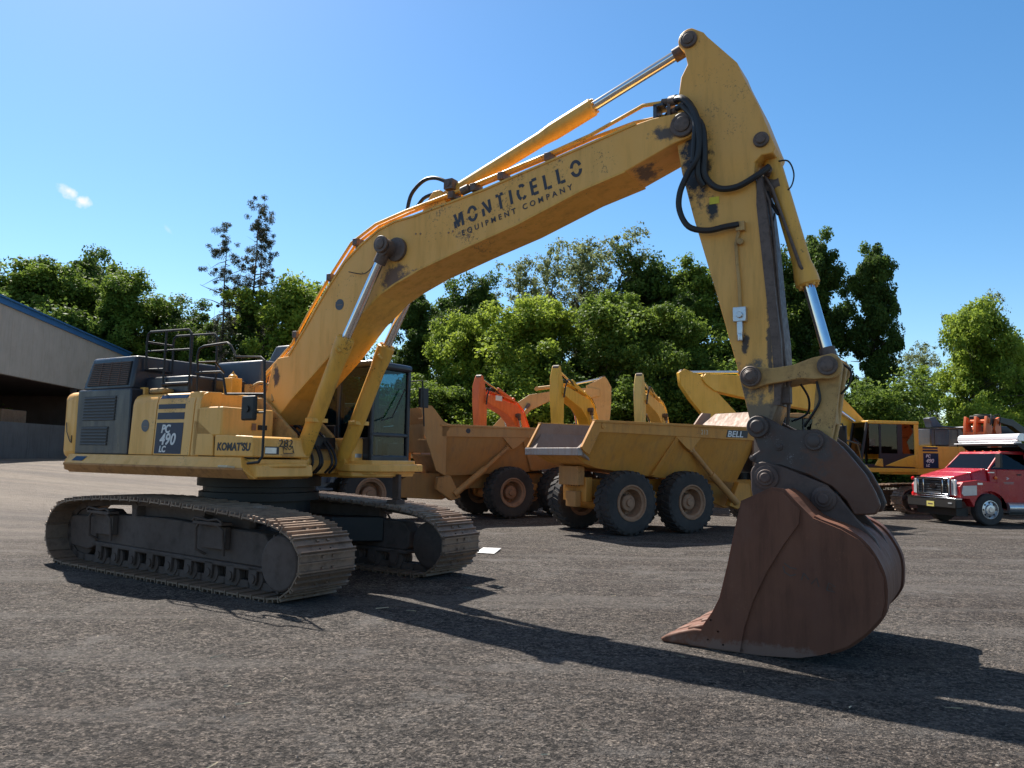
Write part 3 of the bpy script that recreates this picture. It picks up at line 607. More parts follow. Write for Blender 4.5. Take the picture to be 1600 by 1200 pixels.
text('MEC EQUIPMENT', 'lettering', 'darkmark', tb, (1.534, -1.02, 1.865), YD, ZD, .03) if False else None
strokes([[(0, 0), (.26, 0)], [(.02, -.018), (.24, -.018)]], 'caption_lines', 'rim', tb, (1.534, -1.02, 1.885), YD, ZD, .006)
ft = MB(); ft.box(.872, .875, -.98, -.90, 2.23, 2.33); ft.build('latch', 'rim', ex); MB().box(.862, .88, -.86, -.70, 2.24, 2.31).build('latch', 'black', ex)
MB().box(-.95, -.62, -1.42, -1.2, 2.78, 2.86).build('lifting_lug', 'rustyellow', ex, bevel=.03)
# things on top of the deck
m = MB(); m.box(-1.15, -.05, -.05, 1.40, 2.75, 3.42); m.build('air_filter_hood', 'greypaint', ex, bevel=.05, seg=3)
m = MB(); m.prism([(-.9, 3.38), (-.62, 3.78), (-.30, 3.78), (.05, 3.5), (.25, 3.2), (.25, 2.78), (-.2, 2.78)], .75, 1.35); m.build('rear_guard', 'greypaint', ex, bevel=.03)
m = MB(); m.box(-1.34, -.25, -1.22, -.15, 2.78, 3.06); m.build('hood_step', 'navy', ex, bevel=.04)
m = MB(); m.box(-.15, .05, -.70, -.50, 2.76, 3.06); m.lathe([(.07, 0), (.07, .03), (.05, .05), (.03, .06), (0, .12)], (-.05, -.6, 3.06), (0, 0, 1), 14)
m.lathe([(.10, 0), (.10, .06), (.06, .09), (.04, .14), (0, .14)], (-.55, -1.0, 2.78), (0, 0, 1), 14); m.build('filler_neck', 'cyl', ex, bevel=.01)
m = MB()
for k in range(4):
    y = -.38 + k * .2; m.tube([(.2, y - .1, 2.9), (.32, y, 3.0), (.5, y + .05, 2.92), (.62, y, 2.7)], .022, 8, smooth=5)
    m.box(.12, .24, y - .13, y - .04, 2.83, 2.97)
m.build('valve_hoses', 'rustyellow', ex)
m = MB(); m.prism([(-.2, 1.8), (-.2, 2.75), (.5, 2.75), (1.2, 2.2), (1.45, 1.8)], -.47, -.41); m.prism([(-.2, 1.8), (-.2, 2.75), (.5, 2.75), (1.2, 2.2), (1.45, 1.8)], .32, .38)
m.box(-.2, 1.2, -.42, .33, 1.8, 2.0); m.build('boom_bracket', 'rustyellow', ex, bevel=.01)
m = MB(); rnd = random.Random(5)
for k in range(5):
    x = .95 + .08 * rnd.random() + .03 * k; y = -.34 + .10 * k + .05 * rnd.random()
    m.tube([(x - .3, y, 2.2), (x - .1, y + .03, 2.28 + .05 * rnd.random()), (x + .25, y + .05, 2.05), (x + .42, y + .02, 1.78), (x + .3, y, 1.62)], .02, 8, smooth=5)
m.box(.75, 1.3, -.38, .3, 1.98, 2.16)
m.build('hoses', 'rubber', ex)
# rails
m = MB(); r_ = .017
for y in (-1.25, -.78):
    m.tube([(-1.30, y, 3.18), (-1.32, y, 3.62), (-1.30, y, 3.74), (-1.24, y, 3.78), (-.30, y, 3.755), (-.24, y, 3.70), (-.23, y, 2.84)], r_, 8)
    (m.tube([(-1.31, y, 3.47), (-.24, y, 3.45)], r_ * .8, 8) if y < -1 else None); m.tube([(-.84, y, 3.77), (-.86, y, 2.82)], r_, 8)
m.tube([(-1.3, -1.25, 3.18), (-1.30, -.78, 3.18)], r_, 8); m.tube([(-1.3, -1.25, 3.18), (-.86, -1.25, 3.17)], r_, 8); m.tube([(-1.32, -1.25, 3.62), (-1.32, -.78, 3.62)], r_, 8)
m.tube([(-.86, -1.25, 2.93), (-.24, -1.25, 2.93)], .03, 8)
m.build('guard_rail', 'black', ex, label='black guard rail cage behind the engine hood')
m = MB(); y = -1.47
m.tube([(.20, y + .05, 2.78), (.22, y, 3.30), (.26, y, 3.40), (.36, y, 3.43), (.86, y, 3.45), (.94, y, 3.40), (1.06, y, 3.24), (1.55, y, 3.21), (1.63, y, 3.16), (1.68, y, 2.5), (1.70, y - .02, 1.86), (1.66, y - .05, 1.78), (1.45, y - .05, 1.76)], r_, 8)
m.tube([(.21, y, 3.05), (.75, y, 3.04), (.80, y, 3.0), (.88, y, 2.72), (1.66, y, 2.70)], r_ * .9, 8); m.tube([(.22, y, 3.2), (.24, y + .3, 3.24), (.2, y + .5, 3.1)], r_ * .8, 8)
rl = m.build('handrail', 'black', ex, label='tall black handrail bending down to the catwalk')
m = MB(); m.box(1.27, 1.54, -1.53, -1.46, 2.34, 2.68); mi = m.build('mirror', 'black', ex, bevel=.03, seg=3); MB().cyl((1.40, -1.55, 2.5), (1.40, -1.52, 2.5), .045, 14).build('mirror_knob', 'black', mi)
MB().tube([(1.5, -1.5, 2.45), (1.69, -1.48, 2.45)], .016, 6).build('mirror_arm', 'black', mi)
# cab
cab = bpy.data.objects.new('cab', None); C.objects.link(cab); cab.parent = ex
m = MB(); x0, x1, y0, y1, z0, z1 = .10, 1.74, .62, 1.60, 1.76, 3.40; t = .075
m.box(x0, x1, y0, y1, z0, z0 + .14); m.box(x0, x0 + t, y0, y1, z0, z0 + .8)
for (px_, py_) in ((x1 - t, y0), (x1 - t, y1 - t), (x0, y0), (x0, y1 - t), (.98, y0), (.98, y1 - t)):
    m.box(px_, px_ + t, py_, py_ + t, z0 + .1, z1 - .05)
m.box(x0, .98, y0, y0 + t * .7, z0, z0 + .62); m.box(x0, .98, y1 - t * .7, y1, z0, z0 + .62); m.box(.98, x1, y0, y0 + t * .7, z0, z0 + .42)
m.box(x1 - t, x1, y0, y1, z0 + .44, z0 + .50)
m.build('cab_frame', 'navy', cab, bevel=.02)
m = MB(); m.box(x0 - .02, x1 + .02, y0 - .02, y1 + .02, z1 - .11, z1 + .01); m.build('cab_roof', 'navy', cab, bevel=.045, seg=3)
MB().box(.55, 1.1, y0 + .05, y0 + .45, z1, z1 + .06).build('roof_hatch', 'yellow', cab, bevel=.02)
gl = MB(); gl.box(x1 - .045, x1 - .035, y0 + t, y1 - t, z0 + .5, z1 - .12); gl.build('windscreen', 'glass', cab, smooth=False)
gl = MB(); gl.box(x1 - .045, x1 - .035, y0 + t, y1 - t, z0 + .1, z0 + .44); gl.build('lower_windscreen', 'glass', cab, smooth=False)
for yy in (y0 + .02, y1 - .03):
    gl = MB(); gl.box(x0 + t, .98, yy, yy + .008, z0 + .62, z1 - .1); gl.box(.98 + t, x1 - t, yy, yy + .008, z0 + .42, z1 - .1); gl.build('side_window', 'glass', cab, smooth=False)
gl = MB(); gl.box(x0 + .03, x0 + .04, y0 + t, y1 - t, z0 + .8, z1 - .1); gl.build('rear_window', 'glass', cab, smooth=False)
m = MB(); m.box(.45, .95, .88, 1.32, 2.05, 2.25); m.box(.40, .55, .90, 1.30, 2.2, 2.95); m.box(.42, .52, .98, 1.22, 2.97, 3.12); m.box(.6, 1.15, .78, .85, 2.2, 2.42); m.box(.6, 1.15, 1.35, 1.42, 2.2, 2.42)
m.build('driver_seat', 'seat', cab, bevel=.03)
m = MB(); m.tube([(x1 + .03, y0 + .2, 2.45), (x1 + .05, y0 + .45, 2.52), (x1 + .03, y1 - .2, 3.0)], .012, 6); m.build('wiper', 'black', cab)
m = MB(); m.tube([(x1, y1, 3.15), (x1 + .12, y1 + .15, 3.18), (x1 + .14, y1 + .2, 2.4)], .014, 6); m.box(x1 + .08, x1 + .13, y1 + .10, y1 + .32, 2.72, 3.05); m.build('mirror', 'black', cab, bevel=.01)
m = MB(); m.box(.9, 1.58, .40, .66, 1.78, 2.16); pn = m.build('front_panel', 'yellow', ex, bevel=.03); MB().box(1.58, 1.586, .45, .60, 1.86, 1.92).build('label_plate', 'silver', pn)
m = MB(); m.prism([(1.3, .34), (1.62, .30), (2.02, .55), (2.05, 1.58), (1.3, 1.6)], 1.64, 1.76, 'z'); m.prism([(1.3, .38), (1.6, .36), (1.9, .6), (1.92, 1.5), (1.3, 1.55)], 1.56, 1.65, 'z')
dk = m.build('cab_deck', 'yellow', ex, bevel=.02)
MB().box(1.62, 1.75, .42, .5, 1.66, 1.74).build('label_plate', 'white', dk)
m = MB(); m.box(1.85, 1.98, 1.05, 1.12, 1.2, 1.6); m.box(1.80, 2.0, .98, 1.2, 1.12, 1.2); m.build('deck_step', 'under', ex, bevel=.01)

# boom
BP = [(.43, 2.78), (.50, 2.42), (.62, 2.35), (1.03, 2.74), (1.47, 3.12), (1.78, 3.36), (2.26, 3.85), (2.44, 4.01), (2.68, 4.17), (2.95, 4.30), (3.4, 4.47), (4.19, 4.69), (4.93, 4.88), (5.84, 5.18), (6.43, 5.32), (7.02, 5.545)]
BP += arc(7.14, 5.74, .165, -70, 95, 9) + [(6.76, 5.905), (6.56, 5.88), (4.43, 5.43), (3.26, 5.24), (2.92, 5.21), (2.63, 5.13), (2.30, 4.95), (1.99, 4.73), (1.63, 4.32), (1.27, 3.84), (.91, 3.39), (.67, 3.37), (.56, 3.25)]
bm_ = MB(); bm_.prism(BP, -.37, .27); boom = bm_.build('boom', 'boom', ex, bevel=.012)
# thin edge flanges top and bottom of the box section
m = MB()
for pts_ in ([(.91, 3.39), (1.27, 3.84), (1.63, 4.32), (1.99, 4.73), (2.30, 4.95), (2.63, 5.13), (2.92, 5.21), (3.26, 5.24), (4.43, 5.43), (6.56, 5.88)],
             [(1.03, 2.74), (1.78, 3.36), (2.26, 3.85), (2.68, 4.17), (2.95, 4.30), (3.4, 4.47), (4.19, 4.69), (4.93, 4.88), (5.84, 5.18), (6.43, 5.32)]):
    for a, c in zip(pts_, pts_[1:]):
        d = Vector((c[0] - a[0], 0, c[1] - a[1])); nn = Vector((-d.z, 0, d.x)).normalized() * .013
        m.hexa([(a[0] - nn.x, -.385, a[1] - nn.z), (c[0] - nn.x, -.385, c[1] - nn.z), (c[0] - nn.x, .285, c[1] - nn.z), (a[0] - nn.x, .285, a[1] - nn.z)],
               [(a[0] + nn.x, -.385, a[1] + nn.z), (c[0] + nn.x, -.385, c[1] + nn.z), (c[0] + nn.x, .285, c[1] + nn.z), (a[0] + nn.x, .285, a[1] + nn.z)])
m.build('edge_flange', 'cyl', boom)
m = MB(); pinend(m, 7.14, -.37, 5.74, .145, .06); pinend(m, 7.14, .27, 5.74, .145, .06, 1); m.build('pin', 'pin', boom)
m = MB(); pinend(m, 2.88, -.60, 4.83, .12, .05); m.cyl((2.88, -.6, 4.83), (2.88, .5, 4.83), .10, 20); pinend(m, 2.88, .50, 4.83, .12, .05, 1); m.lathe([(.17, 0), (.17, .05), (.12, .06)], (2.98, -.37, 4.79), (0, -1, 0), 20); m.build('pin', 'pin', boom)
for x_, z_ in ((3.30, 4.98), (3.38, 4.97), (3.86, 4.92), (3.93, 4.93), (4.2, 4.82)): disc('bolt_plug', 'rim', boom, (x_, -.37, z_), (0, -1, 0), .014, .006, 8)
disc('round_badge', 'greypaint', boom, (1.92, -.37, 4.10), (0, -1, 0), .082, .005)
MB().box(1.87, 1.97, -.378, -.376, 4.09, 4.10).build('badge_line', 'rim', boom)
# boom lettering: stencil capitals along the upper section
bx = Vector((4.43 - 3.26, 0, 5.43 - 5.24)).normalized() * 1.0
bx = Vector((2.13, 0, .45)).normalized(); bz = Vector((-bx.z, 0, bx.x))
GL = {'M': [[(0, 0), (0, .48)], [(.05, .95), (.27, .03)], [(.33, .28), (.48, .90)], [(.60, .0), (.60, .95)]],
      'O': [[(.30 + .30 * math.cos(R(a)), .5 + .45 * math.sin(R(a))) for a in range(15, 170, 15)], [(.30 + .30 * math.cos(R(a)), .5 + .45 * math.sin(R(a))) for a in range(195, 350, 15)]],
      'N': [[(0, 0), (0, .5)], [(.05, .95), (.5, .08)], [(.55, .2), (.55, .95)]],
      'T': [[(0, .95), (.18, .95)], [(.27, 0), (.27, .95)], [(.33, .95), (.55, .95)]],
      'I': [[(0, 0), (0, .95)]],
      'C': [[(.50, .80), (.42, .92), (.28, .95), (.16, .90)], [(.06, .74), (.0, .5), (.06, .22), (.18, .06)], [(.28, .05), (.42, .08), (.50, .2)]],
      'E': [[(0, 0), (0, .95)], [(.08, .95), (.42, .95)], [(.08, .5), (.38, .5)], [(.08, .04), (.42, .04)]],
      'L': [[(0, 0), (0, .95)], [(.12, .04), (.42, .04)]]}
# ends of the word on the boom side
p0 = Vector((3.985, -.3715, 4.945)); pe = Vector((5.86, -.3715, 5.365))
bx = (pe - p0).normalized(); bz = Vector((-bx.z, 0, bx.x)); word = 'MONTICELLO'; wid = {'M': .60, 'O': .60, 'N': .55, 'T': .55, 'I': .0, 'C': .50, 'E': .42, 'L': .42}
H = .205; tot = sum(wid[c] for c in word) * H; gap = ((pe - p0).length - tot) / (len(word) - 1); x = 0; paths = []
for c in word:
    for st_ in GL[c]: paths.append([(x + a * H, b_ * H) for a, b_ in st_])
    x += wid[c] * H + gap
strokes(paths, 'lettering', 'boommark', boom, p0 + bz * .022, bx, bz, .041)
text('EQUIPMENT COMPANY', 'lettering', 'boommark', boom, (4.085, -.3735, 4.850), bx, bz, .103, 0, .0015, spacing=1.72, squeeze=1.0)
# pipes along the top of the boom
m = MB()
pipeA = [(.26, 2.95), (.30, 3.17), (.60, 3.40), (.84, 3.60), (1.19, 4.09), (1.54, 4.54), (1.99, 5.05), (2.45, 5.27), (3.0, 5.385), (3.9, 5.53), (5.3, 5.79), (5.9, 5.92), (6.60, 6.15), (6.86, 6.13)]
m.tube([(x, -.24, z) for x, z in pipeA], .024, 9)
m.tube([(x, -.15, z) for x, z in pipeA[:-2]] + [(6.45, -.15, 6.0), (6.88, -.15, 6.0)], .024, 9)
m.tube([(.33, -.33, 2.90), (.40, -.33, 3.10), (.66, -.30, 3.33), (.95, -.30, 3.50), (1.30, -.30, 3.94), (1.66, -.30, 4.38), (2.02, -.30, 4.80), (2.32, -.30, 5.0), (2.66, -.30, 5.18), (3.3, -.28, 5.29), (3.9, -.2, 5.42), (4.5, -.12, 5.53)], .022, 9)
m.tube([(x + .03, .1, z) for x, z in pipeA[:9]], .022, 8)
pi = m.build('hydraulic_pipes', 'cyl', boom)
m = MB()
for x, z in ((.93, 3.72), (1.60, 4.55), (2.10, 5.03), (3.82, 5.47), (4.18, 5.52), (4.62, 5.60), (5.32, 5.73)):
    m.box(x - .045, x + .045, -.30, -.10, z - .04, z + .065); m.box(x - .02, x + .02, -.26, -.12, z - .12, z)
m.cyl((4.0, -.28, 5.50), (4.12, -.28, 5.53), .06, 12)
m.build('pipe_clamp', 'pin', boom, bevel=.008)
m = MB()
m.tube([(6.84, -.24, 6.13), (6.95, -.24, 6.12)], [.045, .045], 10); m.cyl((6.95, -.26, 6.12), (7.04, -.30, 6.10), .06, 12); m.cyl((6.88, -.15, 6.0), (7.05, -.3, 5.98), .045, 12)
m.box(6.92, 6.96, -.3, -.1, 5.9, 6.12); m.build('hose_fittings', 'pin', boom)
m = MB(); m.box(6.76, 6.80, -.33, -.12, 5.92, 6.08); m.box(6.76, 6.88, -.33, -.12, 6.06, 6.09); m.build('grey_bracket', 'greypaint', boom)
# hoses from the boom tip over the arm
m = MB()
m.tube([(7.03, -.31, 6.10), (7.14, -.40, 6.05), (7.25, -.44, 5.92), (7.32, -.46, 5.72), (7.35, -.45, 5.45), (7.33, -.42, 5.12), (7.38, -.38, 4.98)], .040, 10, smooth=5)
m.tube([(7.05, -.30, 5.99), (7.2, -.42, 5.97), (7.31, -.47, 5.82), (7.36, -.48, 5.6), (7.34, -.47, 5.3), (7.22, -.46, 5.12), (7.13, -.46, 4.92), (7.12, -.45, 4.72), (7.22, -.44, 4.52), (7.42, -.42, 4.45), (7.62, -.40, 4.47), (7.76, -.36, 4.49)], .034, 10, smooth=5)
m.tube([(7.22, -.40, 5.88), (7.38, -.44, 5.66), (7.41, -.44, 5.35), (7.40, -.42, 5.12), (7.46, -.40, 4.99), (7.58, -.39, 4.91), (7.76, -.38, 4.91), (7.95, -.34, 5.01), (8.07, -.26, 5.12)], .036, 10, smooth=5)
m.tube([(7.15, -.42, 5.95), (7.30, -.46, 5.74), (7.30, -.46, 5.5), (7.28, -.45, 5.25)], .034, 10, smooth=5)
m.build('hoses', 'rubber', ex, label='black hoses looping from the boom tip over the arm')
m = MB(); m.tube([(2.86, -.05, 5.40), (2.92, -.05, 5.66), (3.04, -.05, 5.80), (3.2, -.05, 5.88), (3.38, -.05, 5.87), (3.55, -.05, 5.79), (3.64, -.05, 5.70)], .028, 9, smooth=5)
m.tube([(3.05, -.1, 5.42), (3.2, -.1, 5.58), (3.4, -.1, 5.62), (3.52, -.1, 5.62)], .026, 9, smooth=4); m.build('hoses', 'rubber', ex, label='thin black hose arching above the boom knee')
MB().tube([(2.78, -.40, 4.88), (2.66, -.42, 4.80), (2.60, -.42, 4.62), (2.42, -.42, 4.50), (2.12, -.42, 4.56)], .007, 6, smooth=5).build('grease_line', 'rubber', boom)
# arm cylinder above the boom
hyd(ex, 'arm_cylinder', (3.50, 5.52), (5.86, 6.385), (7.15, 6.86), .098, .062, -.05, eye=.12, flare=.62, head=1.18, w=.12)
m = MB(); m.prism([(3.15, 5.15), (3.35, 5.5), (3.45, 5.62), (3.57, 5.62), (3.64, 5.5), (3.75, 5.3)], -.20, -.16); m.prism([(3.15, 5.15), (3.35, 5.5), (3.45, 5.62), (3.57, 5.62), (3.64, 5.5), (3.75, 5.3)], .06, .10); m.build('cylinder_lug', 'cyl', boom, bevel=.01)
m = MB(); m.box(3.66, 3.80, -.24, -.1, 5.60, 5.74); m.cyl((3.72, -.25, 5.68), (3.72, -.05, 5.68), .05, 12); m.build('hose_fittings', 'pin', boom)
# boom cylinders
for y in (-.50, .40):
    o = hyd(ex, 'boom_cylinder', (1.37, 1.80), (2.19, 3.57), (2.88, 4.80), .118, .066, y, eye=.12, flare=.20, head=1.14, w=.08)
    m = MB(); m.tube([(1.52, y - .02, 2.05), (1.48, y + .14, 2.3), (2.13, y + .14, 3.5), (2.17, y + .1, 3.52)], .018, 7); m.box(1.60, 1.76, y - .15, y + .15, 2.36, 2.42); m.cyl((2.2, y - .12, 3.35), (2.16, y - .16, 3.42), .03, 8)
    m.build('side_pipe', 'cyl', o, bevel=.004)
# arm
AP = [(7.13, 6.68)] + arc(7.19, 6.80, .135, 200, 75, 6) + [(7.36, 6.84), (7.40, 6.78), (7.74, 6.38), (7.79, 6.24), (7.98, 5.80), (8.12, 5.39), (8.15, 5.31), (8.12, 5.25), (8.00, 5.25), (7.92, 5.18), (7.92, 5.05), (7.97, 4.70), (8.02, 4.25), (8.07, 3.6), (8.11, 3.2), (8.13, 2.85), (8.14, 2.5), (8.05, 2.25), (7.95, 2.16), (7.88, 2.20), (7.83, 2.38), (7.71, 2.93), (7.51, 3.68), (7.23, 4.67), (7.10, 5.2), (7.03, 5.6), (7.05, 6.07), (7.09, 6.36), (7.17, 6.50)]
m = MB(); m.prism(AP, -.30, .20); arm = m.build('arm', 'arm', ex, bevel=.012)
m = MB(); m.prism([(7.95, 5.05), (7.985, 5.05), (8.035, 4.70), (8.085, 4.25), (8.135, 3.6), (8.175, 3.2), (8.19, 2.85), (8.16, 2.5), (8.10, 2.5), (8.10, 2.85), (8.08, 3.2), (8.04, 3.6), (7.98, 4.25), (7.94, 4.7)], -.315, .215); m.build('wear_strip', 'pin', arm, label='dark scraped strip down the front edge of the arm')
m = MB()
pinend(m, 7.19, -.30, 6.79, .10, .05); pinend(m, 8.0, -.30, 5.42, .085, .05); pinend(m, 7.89, -.42, 2.80, .11, .07); m.cyl((7.89, -.42, 2.8), (7.89, .32, 2.8), .09, 18)
m.build('pin', 'pin', arm)
m = MB(); m.tube([(7.76, -.33, 4.46), (7.72, -.33, 4.28), (7.73, -.33, 4.08), (7.75, -.33, 3.86), (7.76, -.33, 3.56)], .020, 8); m.box(7.73, 7.82, -.37, -.29, 4.42, 4.52); m.cyl((7.77, -.32, 4.30), (7.77, -.36, 4.30), .035, 8)
m.build('grease_pipe', 'rustyellow', arm)
m = MB(); m.box(7.69, 7.83, -.38, -.30, 3.41, 3.57); m.cyl((7.765, -.41, 3.48), (7.765, -.36, 3.48), .035, 12); m.box(7.73, 7.79, -.37, -.31, 3.26, 3.42); m.cyl((7.76, -.35, 3.20), (7.76, -.35, 3.28), .03, 10)
m.build('valve_block', 'silver', arm, bevel=.006)
MB().box(7.42, 7.53, -.306, -.301, 4.78, 4.86).build('yellow_tag', 'yellowtag', arm)
m = MB(); m.tube([(7.96, -.18, 5.0), (8.05, -.2, 4.75), (8.09, -.2, 4.4), (8.13, -.2, 3.8), (8.19, -.2, 3.0), (8.22, -.15, 2.6), (8.19, -.1, 2.3)], .018, 7); m.build('grease_pipe', 'pin', arm)
MB().box(8.14, 8.24, -.22, -.08, 2.52, 2.70).build('pipe_bracket', 'pin', arm, bevel=.01)
# bucket cylinder, links
o = hyd(ex, 'bucket_cylinder', (8.02, 5.38), (8.42, 3.80), (8.64, 2.90), .098, .060, -.05, eye=.10, flare=.10, head=1.3, w=.10)
m = MB(); m.tube([(8.0, -.17, 5.05), (8.08, -.19, 4.9), (8.36, -.18, 4.0), (8.38, -.15, 3.96)], .018, 7); m.cyl((8.02, -.15, 5.08), (8.06, -.24, 5.1), .04, 10); m.cyl((8.0, -.05, 4.94), (8.15, -.05, 4.97), .108, 18); m.build('side_pipe', 'pin', o)
m = MB(); m.tube([(8.1, -.1, 5.22), (8.24, -.12, 5.2), (8.30, -.12, 5.05), (8.27, -.1, 4.92), (8.2, -.1, 4.86)], .009, 6, smooth=5); m.tube([(8.0, -.1, 5.0), (8.04, -.14, 4.8), (8.10, -.16, 4.68), (8.14, -.16, 4.60)], .02, 7, smooth=4); m.tube([(8.10, -.16, 4.62), (8.06, -.16, 4.4), (8.10, -.16, 4.3)], .01, 6); m.build('thin_hoses', 'rubber', o)
m = MB()
for y in (-.36, .20):
    m.prism(arc(7.89, 2.80, .13, 115, 300, 9) + [(8.05, 2.715), (8.20, 2.735), (8.38, 2.765), (8.52, 2.75)] + arc(8.65, 2.885, .135, 250, 430, 9) + [(8.50, 2.975), (8.31, 2.91), (8.10, 2.885), (8.0, 2.90)], y - .035, y + .035)
lk = m.build('arm_link', 'rustyellow', ex, bevel=.01)
m = MB(); pinend(m, 8.65, -.40, 2.885, .10, .05); pinend(m, 7.89, -.44, 2.80, .085, .06); m.cyl((8.65, -.40, 2.885), (8.65, .28, 2.885), .08, 16); m.build('pin', 'pin', lk)
m = MB()
for y in (-.20, .10):
    m.prism(arc(8.65, 2.885, .12, 10, 170, 8) + [(8.51, 2.72), (8.46, 2.3)] + arc(8.53, 2.12, .11, 170, 350, 8) + [(8.68, 2.3), (8.74, 2.72)], y - .05, y + .05)
m.box(8.50, 8.68, -.16, .06, 2.3, 2.70); m.build('bucket_link', 'rustyellow', ex, bevel=.015)
m = MB(); m.tube([(8.32, -.05, 2.74), (8.40, -.05, 2.58), (8.38, -.05, 2.42), (8.22, -.05, 2.34)], .012, 7, smooth=5); m.tube([(8.52, -.28, 2.74), (8.55, -.28, 2.55), (8.47, -.26, 2.4), (8.38, -.2, 2.28)], .014, 7, smooth=5)
m.tube([(8.72, -.05, 2.95), (8.82, -.05, 2.86), (8.80, -.05, 2.72), (8.72, -.05, 2.62)], .012, 7, smooth=5); m.build('thin_hoses', 'rubber', ex, label='thin hoses hanging behind the link')
# quick coupler
CP = arc(7.945, 2.27, .125, 250, 60, 9) + [(8.08, 2.34), (8.16, 2.29), (8.26, 2.24), (8.40, 2.235)] + arc(8.50, 2.12, .125, 110, 40, 4) + [(8.72, 2.11), (8.80, 2.02), (8.97, 1.80), (9.06, 1.62), (9.10, 1.50), (9.06, 1.41), (8.98, 1.40), (8.86, 1.395), (8.79, 1.53), (8.66, 1.665), (8.44, 1.775), (8.16, 1.865), (7.97, 1.86), (7.88, 1.90), (7.87, 1.97), (7.95, 2.02), (7.92, 2.10)]
m = MB(); m.prism(CP, -.36, -.28); m.prism(CP, .18, .26); cpl = m.build('quick_coupler', 'coupler', ex, bevel=.015)
m = MB(); m.prism([(8.05, 2.20), (8.7, 2.08), (8.95, 1.75), (9.0, 1.5), (8.85, 1.5), (8.6, 1.75), (8.1, 1.95)], -.28, .18); m.cyl((8.98, -.3, 1.5), (8.98, .2, 1.5), .07, 16); m.build('coupler_core', 'black', cpl)
m = MB(); pinend(m, 7.945, -.36, 2.27, .115, .08); pinend(m, 8.50, -.36, 2.12, .095, .05); pinend(m, 8.15, -.36, 2.06, .04, .02); pinend(m, 7.88, -.36, 1.94, .03, .02); m.cyl((7.945, -.3, 2.27), (7.945, .3, 2.27), .09, 18); m.build('pin', 'coupler', cpl)
# bucket
SPx = [(7.93, 1.52), (8.22, 1.66), (8.33, 1.65), (8.41, 1.57), (8.59, 1.39), (8.83, 1.30), (8.99, 1.21), (9.10, 1.07), (9.175, .89), (9.18, .68), (9.15, .55), (9.03, .40), (8.87, .26), (8.66, .16), (8.45, .10), (8.12, .075), (7.80, .07), (7.40, .07), (7.36, .10), (7.44, .13), (7.52, .25), (7.64, .43), (7.71, .57), (7.79, .89), (7.86, 1.22)]
holes = [[(cx + .011 * math.cos(R(a)), cz + .011 * math.sin(R(a))) for a in range(0, 360, 45)] for cx, cz in ((7.63, .35), (7.70, .25), (7.60, .16), (7.75, .13))]
def plate_with_holes(outer, holes, y0, y1):
    loops = [outer] + holes; allp = [p for lp in loops for p in lp]
    tris = tessellate_polygon([[Vector((a, b_, 0)) for a, b_ in lp] for lp in loops]); n = len(allp); b = MB()
    vs = [(a, y0, z) for a, z in allp] + [(a, y1, z) for a, z in allp]; fs = [tuple(t_) for t_ in tris] + [tuple(n + i for i in reversed(t_)) for t_ in tris]; s = 0
    for lp in loops:
        k = len(lp); fs += [(s + i, s + (i + 1) % k, n + s + (i + 1) % k, n + s + i) for i in range(k)]; s += k
    return b.add(vs, fs)
bk = bpy.data.objects.new('bucket', None); C.objects.link(bk); bk.parent = ex
plate_with_holes(SPx, holes, -1.03, -.98).build('side_plate', 'brown', bk, smooth=False); plate_with_holes(SPx, holes, .84, .89).build('side_plate', 'brown', bk, smooth=False)
ov = [(7.95, 1.50), (8.22, 1.635), (8.33, 1.62), (8.48, 1.46), (8.47, 1.33), (8.33, 1.13), (8.17, .86), (8.04, .58), (7.95, .30), (7.91, .085), (7.42, .085), (7.54, .25), (7.66, .43), (7.73, .57), (7.81, .89), (7.88, 1.22)]
h3 = [h for h in holes]
plate_with_holes(ov, h3, -1.055, -1.0305).build('side_cutter', 'brown', bk, smooth=False, label='raised side cutter plate on the bucket side'); plate_with_holes(ov, h3, .8905, .915).build('side_cutter', 'brown', bk, smooth=False)
bkc = [(8.30, 1.64)] + SPx[3:18]
bkc = [(p.x, p.z) for p in spline([Vector((x, 0, z)) for x, z in bkc], 4)]
inn = []
for i, (x, z) in enumerate(bkc):
    a = Vector(bkc[max(i - 1, 0)]); c = Vector(bkc[min(i + 1, len(bkc) - 1)]); d = (c - a).normalized(); inn.append((x + d.y * .035, z - d.x * .035) if True else 0)
m = MB()
for i in range(len(bkc) - 1):
    A, B_, Cc, D_ = bkc[i], bkc[i + 1], inn[i + 1], inn[i]
    m.hexa([(A[0], -.99, A[1]), (B_[0], -.99, B_[1]), (Cc[0], -.99, Cc[1]), (D_[0], -.99, D_[1])], [(A[0], .86, A[1]), (B_[0], .86, B_[1]), (Cc[0], .86, Cc[1]), (D_[0], .86, D_[1])])
m.build('bucket_shell', 'brown', bk, smooth=False)
m = MB()      # heel band and wear straps round the outside of the shell
out = []
for i, (x, z) in enumerate(bkc[8:44]):
    i += 8; a = Vector(bkc[i - 1]); c = Vector(bkc[min(i + 1, len(bkc) - 1)]); d = (c - a).normalized(); out.append(((x, z), (x - d.y * .022, z + d.x * .022)))
for y0, y1 in ((-.99, -.80), (.68, .86)):
    for (A, a), (B_, b_) in zip(out, out[1:]):
        m.hexa([(A[0], y0, A[1]), (B_[0], y0, B_[1]), (b_[0], y0, max(b_[1], .045)), (a[0], y0, max(a[1], .045))], [(A[0], y1, A[1]), (B_[0], y1, B_[1]), (b_[0], y1, max(b_[1], .045)), (a[0], y1, max(a[1], .045))])
m.build('wear_strap', 'brown', bk, smooth=False)
